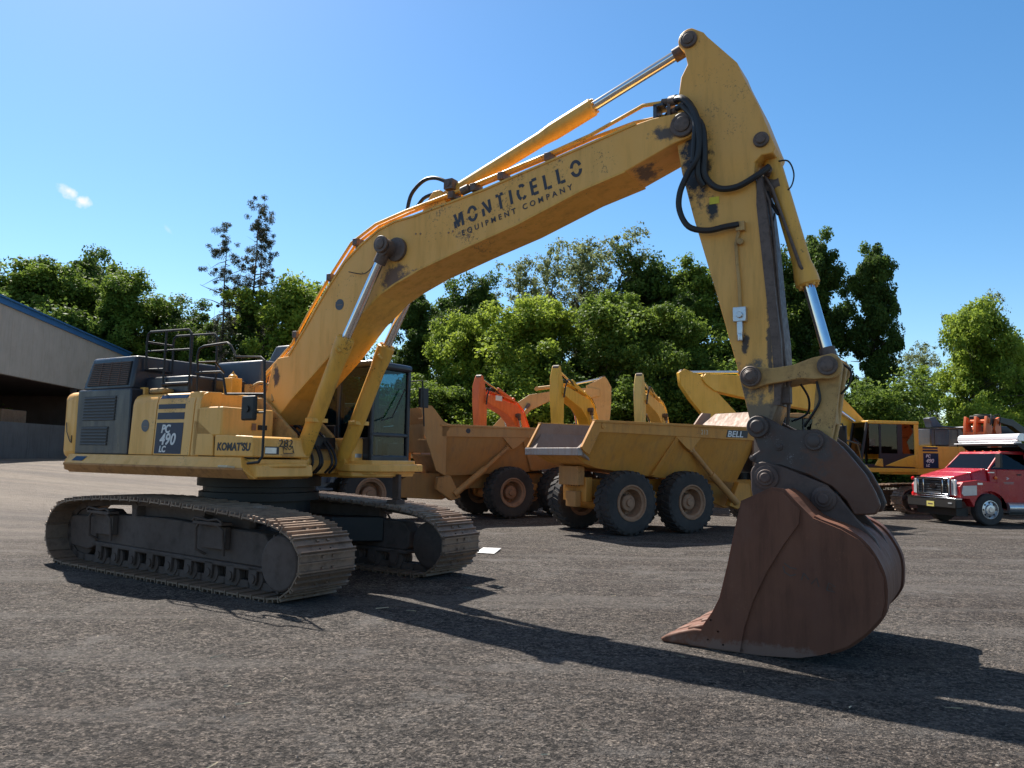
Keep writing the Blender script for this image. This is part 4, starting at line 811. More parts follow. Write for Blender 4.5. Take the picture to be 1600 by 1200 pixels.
EP = [(7.90, 1.45), (7.87, 1.62)] + arc(8.0, 1.77, .135, 170, 60, 6) + [(8.18, 1.86), (8.40, 1.77), (8.62, 1.68), (8.73, 1.57), (8.88, 1.37), (9.05, 1.18), (9.14, .98), (9.17, .80), (9.05, .84), (8.90, 1.12), (8.6, 1.32), (8.40, 1.48), (8.22, 1.58)]
m = MB(); m.prism(EP, -.40, -.34); m.prism(EP, .24, .30); m.prism([(7.95, 1.48), (8.22, 1.62), (8.36, 1.60), (8.20, 1.50)], -.99, .86)
m.build('mounting_ear', 'ears', bk, bevel=.012)
m = MB(); pinend(m, 8.03, -.42, 1.74, .085, .06); pinend(m, 8.59, -.42, 1.545, .085, .05); m.cyl((8.03, -.4, 1.74), (8.03, .32, 1.74), .065, 16); m.cyl((8.59, -.4, 1.545), (8.59, .32, 1.545), .065, 16)
m.lathe([(.125, 0), (.125, .025), (.10, .035)], (8.03, -.40, 1.74), (0, -1, 0), 20); m.lathe([(.12, 0), (.12, .025), (.10, .035)], (8.59, -.40, 1.545), (0, -1, 0), 20); m.build('pin', 'ears', bk)
m = MB(); m.box(7.36, 7.95, -1.03, .89, .07, .125); m.build('cutting_lip', 'brown', bk, bevel=.012)
for i in range(5):
    y = -.93 + i * .43; tw = .115
    m = MB(); m.prism([(7.60, .072), (7.20, .072), (7.13, .080), (7.10, .105), (7.16, .145), (7.30, .20), (7.45, .245), (7.60, .25)], y - tw, y + tw); m.prism([(7.55, .07), (7.38, .07), (7.38, .25), (7.55, .30), (7.7, .16)], y - tw * .8, y + tw * .8)
    m.build('tooth', 'brown', bk, bevel=.03, seg=3)
wt = MB()
strokes([[(0, .06), (.03, .01), (.09, .0), (.13, .03)], [(.0, .09), (.06, .07), (.12, .08)], [(.19, .0), (.19, .07)], [(.19, .07), (.25, .03)], [(.28, .0), (.31, .07), (.35, .0)], [(.42, .0), (.42, .07), (.48, .06), (.43, .035), (.49, .01), (.42, .0)]], 'worn_marks', 'under', bk, (8.30, -1.0315, .87), (1, 0, -.32), (.32, 0, 1), .012)

# ------------------------------------------------------------------ articulated dump trucks
def tyre(parent, x, y, r, wdt, side, name='wheel'):
    w_ = bpy.data.objects.new(name, None); C.objects.link(w_); w_.parent = parent; w_.location = (x, y, r + GZ)
    m = MB(); h = wdt / 2
    m.lathe([(r * .56, -h * .92), (r * .70, -h), (r * .90, -h * .97), (r * .955, -h * .82), (r * .97, -h * .4), (r * .97, h * .4), (r * .955, h * .82), (r * .90, h * .97), (r * .70, h), (r * .56, h * .92)], (0, 0, 0), (0, 1, 0), 48, False)
    n = 26
    for i in range(n):
        for s in (-1, 1):
            a = 2 * math.pi * (i + (.5 if s > 0 else 0)) / n; da = math.pi / n * .62
            def P(rr, ang, yy): return (rr * math.cos(ang), yy, rr * math.sin(ang))
            y0, y1 = s * h * .02, s * h * 1.0; sk = .10
            m.hexa([P(r * .95, a - da, y0), P(r * .95, a + da, y0), P(r * .88, a + da + sk, y1), P(r * .88, a - da + sk, y1)],
                   [P(r, a - da * .8, y0), P(r, a + da * .8, y0), P(r * .985, a + da * .8 + sk, s * h * .9), P(r * .985, a - da * .8 + sk, s * h * .9)])
    m.build('tyre', 'tyre', w_)
    m = MB(); ri = r * .56
    m.lathe([(ri * 1.02, h * .90), (ri * 1.0, h * 1.0), (ri * .93, h * 1.0), (ri * .88, h * .86), (ri * .76, h * .80), (ri * .70, h * .05), (ri * .66, -h * .1), (ri * .50, -h * .1), (ri * .46, h * .45), (ri * .42, h * .52), (ri * .24, h * .56), (ri * .20, h * .72), (0, h * .74)], (0, 0, 0), (0, side, 0), 32, False)
    m.lathe([(ri, -h * .9), (ri * .8, -h * .8), (ri * .72, -h * .1), (ri * .5, -h * .12), (0, -h * .12)], (0, 0, 0), (0, side, 0), 24, False)
    for k in range(12): a = 2 * math.pi * k / 12; m.cyl((ri * .58 * math.cos(a), -side * h * .12, ri * .58 * math.sin(a)), (ri * .58 * math.cos(a), side * h * .0, ri * .58 * math.sin(a)), ri * .045, 6)
    m.build('rim', 'rim', w_)
    return w_
def hauler(name, label, cat, ox, oy, th, colr, side, group, lettering):
    t = thing(name, label, cat, (ox, oy, 0), -R(th), group)
    r = .785
    for x in (0, 1.94, 6.45):
        for s in (-1, 1): tyre(t, x, s * 1.03, r if x else r, .55, s)
    # bin
    hw, hi = 1.26, .80
    secs = [(-1.44, 2.02, 2.17, hw), (-1.08, 1.80, 2.82, hw), (-.68, 1.68, 2.82, hw), (1.25, 1.46, 2.81, hw), (3.98, 1.34, 2.80, hw), (4.35, 1.9, 2.80, hw)]
    m = MB(); th_ = .05
    for (xa, fa, ra, wa), (xb, fb, rb, wb) in zip(secs, secs[1:]):
        ia = hi if fa < 1.95 else hi + .15; ib = hi if fb < 1.85 else hi
        for s in (-1, 1):
            m.hexa([(xa, s * ia, fa), (xb, s * ib, fb), (xb, s * (ib - th_), fb + th_), (xa, s * (ia - th_), fa + th_)],
                   [(xa, s * (wa - .03), max(fa + .1, ra - .28)), (xb, s * (wb - .03), rb - .28), (xb, s * (wb - .09), rb - .28), (xa, s * (wa - .09), max(fa + .1, ra - .28))])
        m.hexa([(xa, -ia, fa), (xb, -ib, fb), (xb, ib, fb), (xa, ia, fa)], [(xa, -ia, fa + th_), (xb, -ib, fb + th_), (xb, ib, fb + th_), (xa, ia, fa + th_)])
    bn = m.build('bin', colr, t, smooth=False)
    m = MB()
    for (xa, fa, ra, wa), (xb, fb, rb, wb) in zip(secs[:-1], secs[1:-1]):
        ia = hi if fa < 1.95 else hi + .15; ib = hi if fb < 1.85 else hi
        for s in (-1, 1):
            m.quad((xa, s * (ia - th_ - .02), fa + th_ + .01), (xb, s * (ib - th_ - .02), fb + th_ + .01), (xb, s * (wb - .11), rb - .28), (xa, s * (wa - .11), max(fa + .1, ra - .28)))
            m.quad((xa, s * (wa - .11), max(fa + .1, ra - .28)), (xb, s * (wb - .11), rb - .28), (xb, s * (wb - .13), rb - .01), (xa, s * (wa - .13), ra - .01))
        m.quad((xa, -ia + .06, fa + th_ + .012), (xb, -ib + .06, fb + th_ + .012), (xb, ib - .06, fb + th_ + .012), (xa, ia - .06, fa + th_ + .012))
    m.build('bin_liner', 'liner', bn, smooth=False)
    m = MB()
    for s in (-1, 1):
        a, b_ = sorted((s * (hw - .09), s * hw))
        m.prism([(-1.42, 2.10), (-1.46, 2.18), (-1.09, 2.82), (4.35, 2.80), (4.35, 2.47), (-.45, 2.54), (-.95, 2.54), (-1.25, 2.0)], a, b_)
        a, b_ = sorted((s * (hw - .12), s * (hw + .03))); m.box(-1.10, 4.40, a, b_, 2.77, 2.83)
        # ribs
        m.hexa([(.93, s * (hi - .02), 1.49), (1.06, s * (hi - .02), 1.49), (1.06, s * (hi + .10), 1.52), (.93, s * (hi + .10), 1.52)], [(1.46, s * (hw - .10), 2.50), (1.62, s * (hw - .10), 2.50), (1.62, s * (hw - .01), 2.50), (1.46, s * (hw - .01), 2.50)])
        a, b_ = sorted((s * (hw - .22), s * (hw - .015))); m.prism([(1.42, 2.52), (2.30, 2.50), (1.95, 2.15), (1.80, 2.22)], a, b_)
        m.lathe([(.07, 0), (.07, .02), (.03, .03), (0, .03)], (-.85, s * hw, 2.69), (0, s, 0), 14)
    m.build('side_rail', colr, bn, bevel=.006)
    m = MB(); m.hexa([(-1.40, -1.2, 2.02), (-.9, -.82, 1.84), (-.9, .82, 1.84), (-1.40, 1.2, 2.02)], [(-1.52, -1.22, 2.14), (-.9, -.82, 1.90), (-.9, .82, 1.90), (-1.52, 1.22, 2.14)]); m.box(-1.54, -1.40, -1.2, 1.2, 1.98, 2.16)
    m.build('tail_lip', 'steelbin', bn, bevel=.01)
    # head board with its spill guard
    m = MB(); m.hexa([(4.28, -1.25, 2.0), (4.36, -1.25, 2.0), (4.36, 1.25, 2.0), (4.28, 1.25, 2.0)], [(4.45, -1.25, 2.85), (4.53, -1.25, 2.85), (4.53, 1.25, 2.85), (4.45, 1.25, 2.85)])
    m.hexa([(4.40, -1.22, 2.80), (4.48, -1.22, 2.80), (4.48, 1.22, 2.80), (4.40, 1.22, 2.80)], [(4.80, -.78, 3.30), (4.88, -.78, 3.30), (4.88, .78, 3.30), (4.80, .78, 3.30)])
    for s in (-1, 1):
        a, b_ = sorted((s * 1.20, s * 1.26)); m.prism([(4.05, 2.80), (4.30, 2.90), (4.58, 3.22), (4.70, 3.34), (5.02, 3.34), (5.02, 3.28), (4.92, 2.9), (4.90, 2.5), (4.72, 2.1), (4.50, 1.5), (4.2, 1.35), (4.2, 2.6)], a, b_)
        for zz in (2.95, 2.35): m.box(4.70, 4.98, min(s * 1.0, s * 1.25), max(s * 1.0, s * 1.25), zz, zz + .04)
    m.build('head_board', 'copper' if lettering else colr, bn, smooth=False)
    # chassis, hoist cylinders, tandem beams
    m = MB(); m.box(-.75, 4.9, -.38, -.22, .95, 1.40); m.box(-.75, 4.9, .22, .38, .95, 1.40); m.box(-.80, -.60, -.5, .5, .85, 1.45); m.box(.9, 1.1, -.6, .6, .85, 1.2)
    for s in (-1, 1):
        a, b_ = sorted((s * .62, s * .76)); m.prism([(-.25, .95), (.9, 1.12), (1.05, 1.12), (2.2, .95), (2.2, .72), (1.1, .88), (.85, .88), (-.25, .72)], a, b_)
    m.prism([(3.0, .95), (3.9, .62), (5.2, .70), (5.4, 1.1), (4.9, 1.4), (3.0, 1.4)], -.45, .45); m.cyl((0, -1.0, r), (0, 1.0, r), .17, 16); m.cyl((1.94, -1.0, r), (1.94, 1.0, r), .17, 16)
    m.build('chassis', colr, t, bevel=.02)
    m = MB(); m.box(-1.0, -.78, -.42, .42, 1.25, 1.72); m.box(-.98, -.80, -.30, .12, .72, 1.1); m.build('rear_lamp_box', 'tan2', t, bevel=.02)
    for s in (-1, 1):
        m = MB(); y = s * 1.13; m.tube([(2.03, y, 2.22), (2.85, y - s * .06, 1.52)], .065, 14); m.tube([(2.80, y - s * .06, 1.56), (3.78, y - s * .12, .80)], .095, 14); m.cyl((2.03, y - s * .08, 2.22), (2.03, y + s * .05, 2.22), .10, 16); m.build('hoist_cylinder', 'tan2', t)
        m = MB(); a, b_ = sorted((s * .80, s * 1.0)); m.prism([(3.55, .72), (3.85, .62), (4.35, .95), (4.3, 1.3), (3.9, 1.35)], a, b_); m.build('hoist_bracket', colr, t, bevel=.02)
    # tractor: articulation, cab, hood, fenders
    m = MB(); m.box(4.95, 5.6, -.30, .30, .75, 1.35); m.cyl((5.05, 0, .6), (5.05, 0, 1.6), .22, 18); m.box(5.4, 9.3, -.42, .42, .85, 1.30); m.cyl((6.45, -1.0, r), (6.45, 1.0, r), .18, 16); m.build('tractor_frame', 'black', t, bevel=.02)
    m = MB(); m.box(5.35, 5.95, -1.15, 1.15, 1.3, 2.25); m.cyl((5.6, .85, 2.2), (5.6, .85, 3.15), .07, 14); m.box(5.3, 5.6, -.7, .7, 2.2, 2.75); m.build('rear_cooler_box', 'black', t, bevel=.03)
    m = MB()
    for s in (-1, 1):
        a, b_ = sorted((s * .78, s * 1.30)); m.prism([(5.35, 1.55), (5.60, 1.88), (7.1, 1.92), (7.5, 1.6), (7.62, 1.15), (7.5, 1.15), (7.35, 1.55), (7.05, 1.84), (5.65, 1.80), (5.42, 1.52)], a, b_)
        a, b_ = sorted((s * .95, s * 1.28)); m.box(7.5, 7.95, a, b_, .55, .62); m.box(7.5, 7.95, a, b_, .95, 1.02); m.box(7.9, 7.95, a, b_, .55, 1.3)
    m.prism([(7.2, 1.35), (7.2, 2.18), (8.6, 2.05), (9.3, 1.86), (9.65, 1.50), (9.70, .95), (9.3, .70), (8.0, .75)], -1.02, 1.02)
    fr_ = m.build('front_bodywork', 'yellow2' if lettering else 'greypaint', t, bevel=.04)
    m = MB(); m.box(9.66, 9.72, -.7, .7, 1.0, 1.55); m.build('front_grille', 'black', t)
    # cab
    x0, x1, y0, y1, z0, z1 = 5.95, 7.45, -.80, .80, 1.85, 3.25; m = MB()
    for px_ in (x0, 6.72, x1 - .07):
        for py_ in (y0, y1 - .07): m.hexa([(px_, py_, z0), (px_ + .07, py_, z0), (px_ + .07, py_ + .07, z0), (px_, py_ + .07, z0)], [(px_ - (.12 if px_ > 7 else 0), py_, z1), (px_ + .07 - (.12 if px_ > 7 else 0), py_, z1), (px_ + .07 - (.12 if px_ > 7 else 0), py_ + .07, z1), (px_ - (.12 if px_ > 7 else 0), py_ + .07, z1)])
    m.box(x0, x1, y0, y0 + .05, z0, z0 + .45); m.box(x0, x1, y1 - .05, y1, z0, z0 + .45); m.box(x0, x0 + .05, y0, y1, z0, z0 + .5); m.build('cab_frame', 'black', t, bevel=.01)
    m = MB(); m.prism([(x0 - .15, 3.20), (x0 - .05, 3.30), (6.5, 3.34), (x1 + .1, 3.28), (x1 + .15, 3.20)], y0 - .06, y1 + .06); m.build('cab_roof', 'tan2', t, bevel=.03)
    m = MB(); m.box(x1 - .10, x1 - .09, y0 + .07, y1 - .07, z0 + .1, z1 - .03)
    for yy in (y0 + .02, y1 - .03): m.box(x0 + .07, x1 - .1, yy, yy + .01, z0 + .45, z1 - .03)
    m.box(x0 + .02, x0 + .03, y0 + .07, y1 - .07, z0 + .5, z1 - .03); m.build('cab_window', 'glass2', t, smooth=False)
    m = MB(); m.box(6.3, 6.8, -.25, .25, 2.2, 2.4); m.box(6.25, 6.38, -.25, .25, 2.35, 2.95); m.build('driver_seat', 'seat', t, bevel=.03)
    for s in (-1, 1):
        m = MB(); m.tube([(7.35, s * .85, 3.1), (7.75, s * 1.35, 3.05), (7.80, s * 1.38, 2.35), (7.5, s * 1.0, 2.15)], .022, 7); m.box(7.74, 7.80, min(s * 1.22, s * 1.46), max(s * 1.22, s * 1.46), 2.50, 3.0); m.build('mirror', 'black', t, bevel=.015)
    m = MB()
    for s in (-1, 1):
        m.tube([(7.65, s * 1.0, 2.1), (7.65, s * 1.02, 2.72), (8.9, s * 1.0, 2.5), (9.15, s * .98, 1.9)], .02, 7); m.tube([(8.3, s * 1.0, 2.1), (8.3, s * 1.0, 2.6)], .018, 7)
    m.build('handrail', 'black', t)
    yy = side * (hw + .001); xd = (1, 0, 0) if side < 0 else (-1, 0, 0)
    if lettering:
        b = MB(); b.prism([(3.16, 2.535), (3.22, 2.73), (3.98, 2.73), (3.94, 2.535)], yy - .004, yy); pl_ = b.build('name_plate', 'darkmark', t)
        text('BELL', 'lettering', 'white', pl_, (3.20, yy - .006, 2.55), xd, ZD, .225, .2, .004, squeeze=1.22, spacing=1.03)
        text('213', 'lettering', 'sandmark', t, (2.27, yy - .003, 2.585), xd, ZD, .17, 0, 0)
        text('B-40D', 'lettering', 'white', fr_, (8.45, -1.024, 1.68), xd, ZD, .20, .2, .008)
    else:
        disc('round_badge', 'darkmark', t, (3.5, yy, 2.66), (0, side, 0), .075, .005)
    # small clutter at the tail
    m = MB()
    for k in range(5): m.tube([(-.6, -.25 + .12 * k, 1.55), (-.85, -.22 + .12 * k, 1.35), (-.7, -.2 + .1 * k, 1.15)], .022, 7, smooth=4)
    m.build('hoses', 'rubber', t)
    return t
hauler('dump_truck', 'articulated dump truck with BELL and 213 on its tan bin, parked behind the brown bucket', 'dump truck', 2.30 + .0, 20.166, -30, 'tan', -1, 'articulated dump trucks in the middle of the yard', True)
ca, sa = math.cos(R(148.7)), math.sin(R(148.7))
hauler('dump_truck', 'dusty tan dump truck with a small round badge, half hidden behind the big excavator cab', 'dump truck', -.545 - 1.9 * ca, 24.821 + 1.9 * sa, 148.7, 'tan2', 1, 'articulated dump trucks in the middle of the yard', False)

# ------------------------------------------------------------------ parked excavators behind
def far_excavator(label, ox, oy, th, sc_, col, BPp, APp, rod, foot=(.3, 2.0), liftpin=(2.3, 3.9), detail='', group=None, bucket=None, bw=.24, pipes=True, nm='excavator'):
    t = thing(nm, label, 'excavator', (ox, oy, gh(ox, oy) - GZ), -R(th), group); t.scale = (sc_,) * 3
    loop = [(-1.9, GZ), (0, GZ), (1.9, GZ), (2.25, .2), (2.42, .55), (2.3, .9), (1.95, 1.08), (0, 1.15), (-1.95, 1.08), (-2.3, .9), (-2.42, .55), (-2.25, .2)]
    for s in (-1, 1):
        shoe_belt([(x * 1.15, z) for x, z in loop], s * 1.25 - .32, s * 1.25 + .32, 'track', t, pitch=.30)
        m = MB(); m.prism([(-2.3, .3), (2.3, .3), (2.45, .6), (2.1, .86), (-2.1, .86), (-2.45, .6)], s * 1.25 - .2, s * 1.25 + .2)
        for k in range(7): m.cyl((-1.8 + .6 * k, s * 1.25 - .27, .24), (-1.8 + .6 * k, s * 1.25 + .27, .24), .13, 12)
        m.build('track_frame', 'under', t)
    m = MB(); m.box(-1.0, 1.0, -1.1, 1.1, .55, .95); m.cyl((0, 0, .9), (0, 0, 1.55), .8, 28); m.build('centre_frame', 'black', t)
    m = MB(); m.prism([(-2.9, -1.35), (1.6, -1.45), (1.7, -.5), (1.9, .4), (2.9, .5), (2.95, 1.45), (-2.9, 1.45)] if detail else [(-2.6, -1.3), (1.3, -1.35), (1.3, -.4), (1.6, .4), (1.7, 1.35), (-2.6, 1.35)], 1.53, 1.76, 'z'); m.build('house_base', col, t, bevel=.02)
    m = MB(); m.prism([(-2.4, -1.4), (-2.9, -1.3), (-3.2, -.8), (-3.25, .8), (-2.9, 1.3), (-2.4, 1.4)], 1.6, 2.7, 'z'); m.build('counterweight', col, t, bevel=.1, seg=3)
    m = MB(); m.box(-2.4, .4, -1.42, -.45, 1.76, 2.62); m.box(.4, 1.3, -1.42, -.5, 1.76, 2.25); m.build('side_door', col, t, bevel=.03)
    m = MB(); m.box(-2.4, .25, .45, 1.44, 1.76, 2.60); sd_ = m.build('side_door', col, t, bevel=.03)
    m = MB(); m.box(-2.4, -.6, -1.3, 1.3, 2.6, 2.72 if not detail else 3.42); m.build('engine_hood', 'navy' if detail else col, t, bevel=.05)
    zc = 3.45 if detail else 3.15; xa, xb = (1.95, 3.72) if detail else (.35, 1.85); xs = .5 if detail else .12; y0, y1 = .55, 1.5
    m = MB()
    for px_, dx in ((xa, 0), (xb - .3, 0), (xb + xs, -xs * .6)):
        for py_ in (y0, y1 - .08): m.hexa([(px_, py_, 1.76), (px_ + .08, py_, 1.76), (px_ + .08, py_ + .08, 1.76), (px_, py_ + .08, 1.76)], [(px_ + dx, py_, zc), (px_ + dx + .08, py_, zc), (px_ + dx + .08, py_ + .08, zc), (px_ + dx, py_ + .08, zc)])
    m.box(xa, xb + xs, y0, y1, 1.76, 1.9); m.build('cab_frame', 'black', t, bevel=.01)
    m = MB(); m.box(xa - .06, xb + xs * .45, y0 - .03, y1 + .03, zc - .06, zc + .06); m.box(xa - .05, xa + .14, y0, y1 + .01, 1.76, zc)
    if detail: m.prism([(2.0, 1.80), (2.0, 2.28), (2.3, 2.22), (3.3, 1.84)], y1 - .03, y1 + .02); m.prism([(3.36, 1.80), (3.38, 2.10), (3.55, 2.10), (3.72, 1.84)], y1 - .03, y1 + .02); m.box(xa, xb + xs, y1 - .02, y1 + .03, 1.60, 1.76)
    m.build('cab_roof', col, t, bevel=.04)
    m = MB(); m.hexa([(xb + xs + .02, y0 + .08, 1.9), (xb + xs + .03, y0 + .08, 1.9), (xb + xs + .03, y1 - .08, 1.9), (xb + xs + .02, y1 - .08, 1.9)], [(xb + xs * .4 + .02, y0 + .08, zc), (xb + xs * .4 + .03, y0 + .08, zc), (xb + xs * .4 + .03, y1 - .08, zc), (xb + xs * .4 + .02, y1 - .08, zc)])
    for yy in (y0 + .02, y1 - .03): m.box(xa + .14, xb + xs * .35, yy, yy + .01, 2.28, zc - .05)
    m.build('cab_window', 'brownglass', t, smooth=False)
    if not detail:
        m = MB(); m.box(xa + .5, xa + .9, .85, 1.25, 2.0, 2.8); m.build('driver_seat', 'seat', t, bevel=.03)
    else:
        m = MB(); m.box(xa + .6, xa + 1.1, .8, 1.25, 1.9, 2.3); m.box(xa + .55, xa + .72, .8, 1.25, 2.2, 2.95); m.build('driver_seat', 'seat', t, bevel=.03)
        m = MB(); m.box(xa + .14, xb - .2, y1 - .028, y1 - .012, 1.84, 2.3); m.box(xa + .62, xa + .82, y1 - .028, y1 - .008, 2.2, zc); m.build('door_lower', 'black', t)
        for z0, z1 in ((2.40, 2.47), (2.50, 2.57)): MB().box(1.10, 1.72, 1.441, 1.446, z0 + .0, z1).build('stripe', 'navymark', t)
        pl_ = MB().box(1.08, 1.70, 1.441, 1.446, 1.78, 2.34).build('model_plate', 'navymark', t)
        m = MB(); m.box(.25, 1.9, .45, 1.44, 1.76, 2.60); m.build('side_door', col, t, bevel=.03)
        for bd, zz, sz, sh in (('PC', 2.18, .15, .2), ('490', 1.98, .21, .2), ('LC', 1.84, .12, .2)): text(bd, 'lettering', 'white', pl_, (1.60, 1.449, zz), (-1, 0, 0), ZD, sz, sh, .005)
        m = MB(); m.box(.4, 1.2, .1, 1.2, 2.62, 3.30); m.build('air_filter_hood', 'greypaint', t, bevel=.05); m = MB(); m.prism([(-.9, 3.3), (.9, 3.35), (1.0, 3.70), (.75, 3.75), (.5, 3.42)], .5, .9); m.build('rear_guard', 'greypaint', t, bevel=.03)
    m = MB(); e = 1.35
    m.tube([(.2, e, 2.6), (.2, e, 3.25), (1.15 if detail else .3, e, 3.27)] + ([(1.82, e, 3.25), (1.84, e, 2.6)] if detail else [(.3, e, 2.6)]), .022, 7)
    m.tube([(-.6, -1.3, 2.6), (-.6, -1.3, 3.2), (1.1, -1.3, 3.2), (1.2, -1.3, 2.2)], .022, 7); m.tube([(-.6, -1.3, 2.9), (1.1, -1.3, 2.9)], .018, 7); m.tube([(1.15, e, 3.27), (1.15, e, 2.6)], .018, 7) if detail else None
    m.build('guard_rail', 'black', t)
    # boom, arm, cylinders
    m = MB(); m.prism(BPp, -bw, bw); bo = m.build('boom', col, t, bevel=.02)
    if pipes:
        m = MB(); ed = BPp[:len(BPp) // 2 + 1] if False else BPp; up = [p for p in BPp if p[1] > 2.2]
        top = pipes if isinstance(pipes, list) else up
        for yy in (-.2, -.12, -.04, .06, .14, .22): m.tube([(x + random.uniform(-.02, .02), yy, z + .07 + random.uniform(0, .05)) for x, z in top], .030, 6)
        m.build('hydraulic_pipes', col, bo)
        m = MB()
        for k in range(4):
            x, z = top[-1]; x2, z2 = top[-2] ; m.tube([(x2, -.15 + .1 * k, z2 + .05), (x, -.3 + .2 * k, z + .22), (x + .35, -.3 + .2 * k, z + .05), (x + .45, -.26 + .17 * k, z - .5)], .03, 6, smooth=5)
        m.build('hoses', 'rubber', bo)
    m = MB(); m.prism(APp, -bw * .66, bw * .66); ar = m.build('arm', col, t, bevel=.02)
    a, b_, c = rod; hyd(t, 'arm_cylinder', a, b_, c, .10, .06, 0, mat=col, eye=.11, w=.12)
    for s in (-1, 1): hyd(t, 'boom_cylinder', (1.3, 1.8), tuple(np.array((1.3, 1.8)) * .42 + np.array(liftpin) * .58), liftpin, .10, .06, s * (bw + .13), mat=col, eye=.10, w=.07)
    m = MB(); pv = APp[0]; m.cyl((liftpin[0], -bw - .22, liftpin[1]), (liftpin[0], bw + .22, liftpin[1]), .09, 14); m.build('pin', 'pin', bo)
    if bucket:
        bx_, bz_ = bucket; m = MB()
        m.prism([(bx_ - .1, bz_ + .9), (bx_ + .25, bz_ + .95), (bx_ + .55, bz_ + .6), (bx_ + .6, bz_ + .2), (bx_ + .3, bz_ - .15), (bx_ - .3, bz_ - .25), (bx_ - .8, bz_ - .1), (bx_ - .35, bz_ + .3)], -.65, .65); m.build('bucket', 'ears', t, bevel=.03)
    return t
BP1 = [(.3, 1.75), (.3, 2.2), (1.1, 3.4), (1.7, 4.1), (2.3, 4.4), (4.9, 4.72), (5.3, 4.65), (5.35, 4.42), (5.1, 4.32), (3.3, 3.95), (2.6, 3.6), (1.7, 2.75), (.75, 1.8)]
PT1 = [(.5, 2.6), (1.1, 3.45), (1.7, 4.15), (2.3, 4.45), (3.6, 4.62), (4.9, 4.76)]
AP1 = [(5.48, 5.47), (5.60, 5.48), (5.84, 5.0), (5.84, 4.3), (5.55, 2.4), (5.3, 2.1), (5.12, 2.3), (5.08, 4.2), (5.14, 4.7), (5.34, 5.2)]
ROD1 = ((2.5, 4.66), (3.9, 5.00), (5.54, 5.40))
grp = 'excavators lined up behind the dump trucks'
far_excavator('yellow excavator with an orange beacon, its folded boom rising behind the dump trucks', 4.06, 35.2, 115, 1.0, 'yellow2', BP1, AP1, ROD1, liftpin=(2.5, 3.95), group=grp, bucket=(5.6, 1.2), pipes=PT1)
far_excavator('pale yellow excavator with folded boom, right of the one with the orange beacon', 7.05, 34.8, 114, .95, 'yellow3', BP1, AP1, ROD1, liftpin=(2.5, 3.95), group=grp, bucket=(5.6, 1.2), pipes=PT1)
far_excavator('orange excavator with a white patch on its boom, behind the left dump truck', 1.05, 35.2, 117, .93, 'orange', BP1, AP1, ROD1, liftpin=(2.5, 3.95), group=grp, bucket=(5.6, 1.2), pipes=PT1)
BPt = [(.3, 1.8), (.3, 2.3), (1.5, 3.5), (2.22, 4.33), (3.22, 5.01), (4.4, 5.22), (6.4, 5.45), (6.9, 5.35), (6.9, 5.0), (6.5, 4.9), (4.32, 4.70), (3.3, 4.2), (2.92, 3.76), (1.0, 1.9)]
APt = [(6.2, 5.55), (7.15, 6.05), (7.3, 5.9), (7.52, 5.49), (7.5, 4.3), (7.3, 2.6), (7.0, 2.4), (6.8, 2.6), (6.75, 4.4), (6.35, 5.2)]
far_excavator('tan excavator seen side on, furthest back, its boom low behind the yellow ones', -2.3, 41, 0, 1.0, 'tanex', BPt, APt, ((3.6, 5.35), (5.6, 5.62), (7.12, 5.98)), liftpin=(3.18, 4.45), group=grp, bucket=(7.2, 1.4), pipes=False)
BPe = [(2.2, 2.1), (2.6, 2.9), (3.31, 3.62), (4.33, 4.62), (5.3, 4.98), (6.7, 5.05), (8.45, 5.17), (9.7, 5.2), (9.85, 5.0), (9.7, 4.8), (9.35, 4.55), (8.36, 4.35), (6.66, 4.09), (5.3, 3.9), (4.35, 3.45), (3.9, 2.9), (3.3, 2.1)]
APe = [(10.72, 5.22), (10.5, 5.36), (9.9, 5.15), (9.5, 4.8), (8.9, 4.2), (8.3, 3.6), (7.3, 2.7), (7.2, 2.4), (7.4, 2.3), (8.2, 2.75), (9.3, 3.35), (9.82, 3.67), (10.28, 4.2), (10.66, 4.74)]
eE = far_excavator('yellow excavator with brown tinted cab facing left, its long boom passing behind the big arm', 16.9, 31, 172, 1.0, 'yellow2', BPe, APe, ((5.4, 5.30), (8.3, 5.32), (10.55, 5.24)), liftpin=(5.0, 4.35), detail='x', group=grp, bucket=(7.6, 1.2), pipes=False)
def hang(parent, mb, nm, mat, **k): return mb.build(nm, mat, parent, **k)
bt = [o for o in sc.objects if o.type == 'EMPTY' and o.get('label', '').startswith('yellow excavator with an orange')][0]
m = MB(); m.lathe([(.10, 0), (.11, .05), (.11, .20), (.08, .26), (0, .27)], (.9, 1.0, 3.2), (0, 0, 1), 16); m.build('beacon', 'lamp_orange', bt)
bt = [o for o in sc.objects if o.type == 'EMPTY' and o.get('label', '').startswith('orange excavator with')][0]
MB().box(3.9, 4.5, .241, .246, 4.50, 4.72).build('white_patch', 'white', bt); MB().box(3.9, 4.5, -.246, -.241, 4.50, 4.72).build('white_patch', 'white', bt)

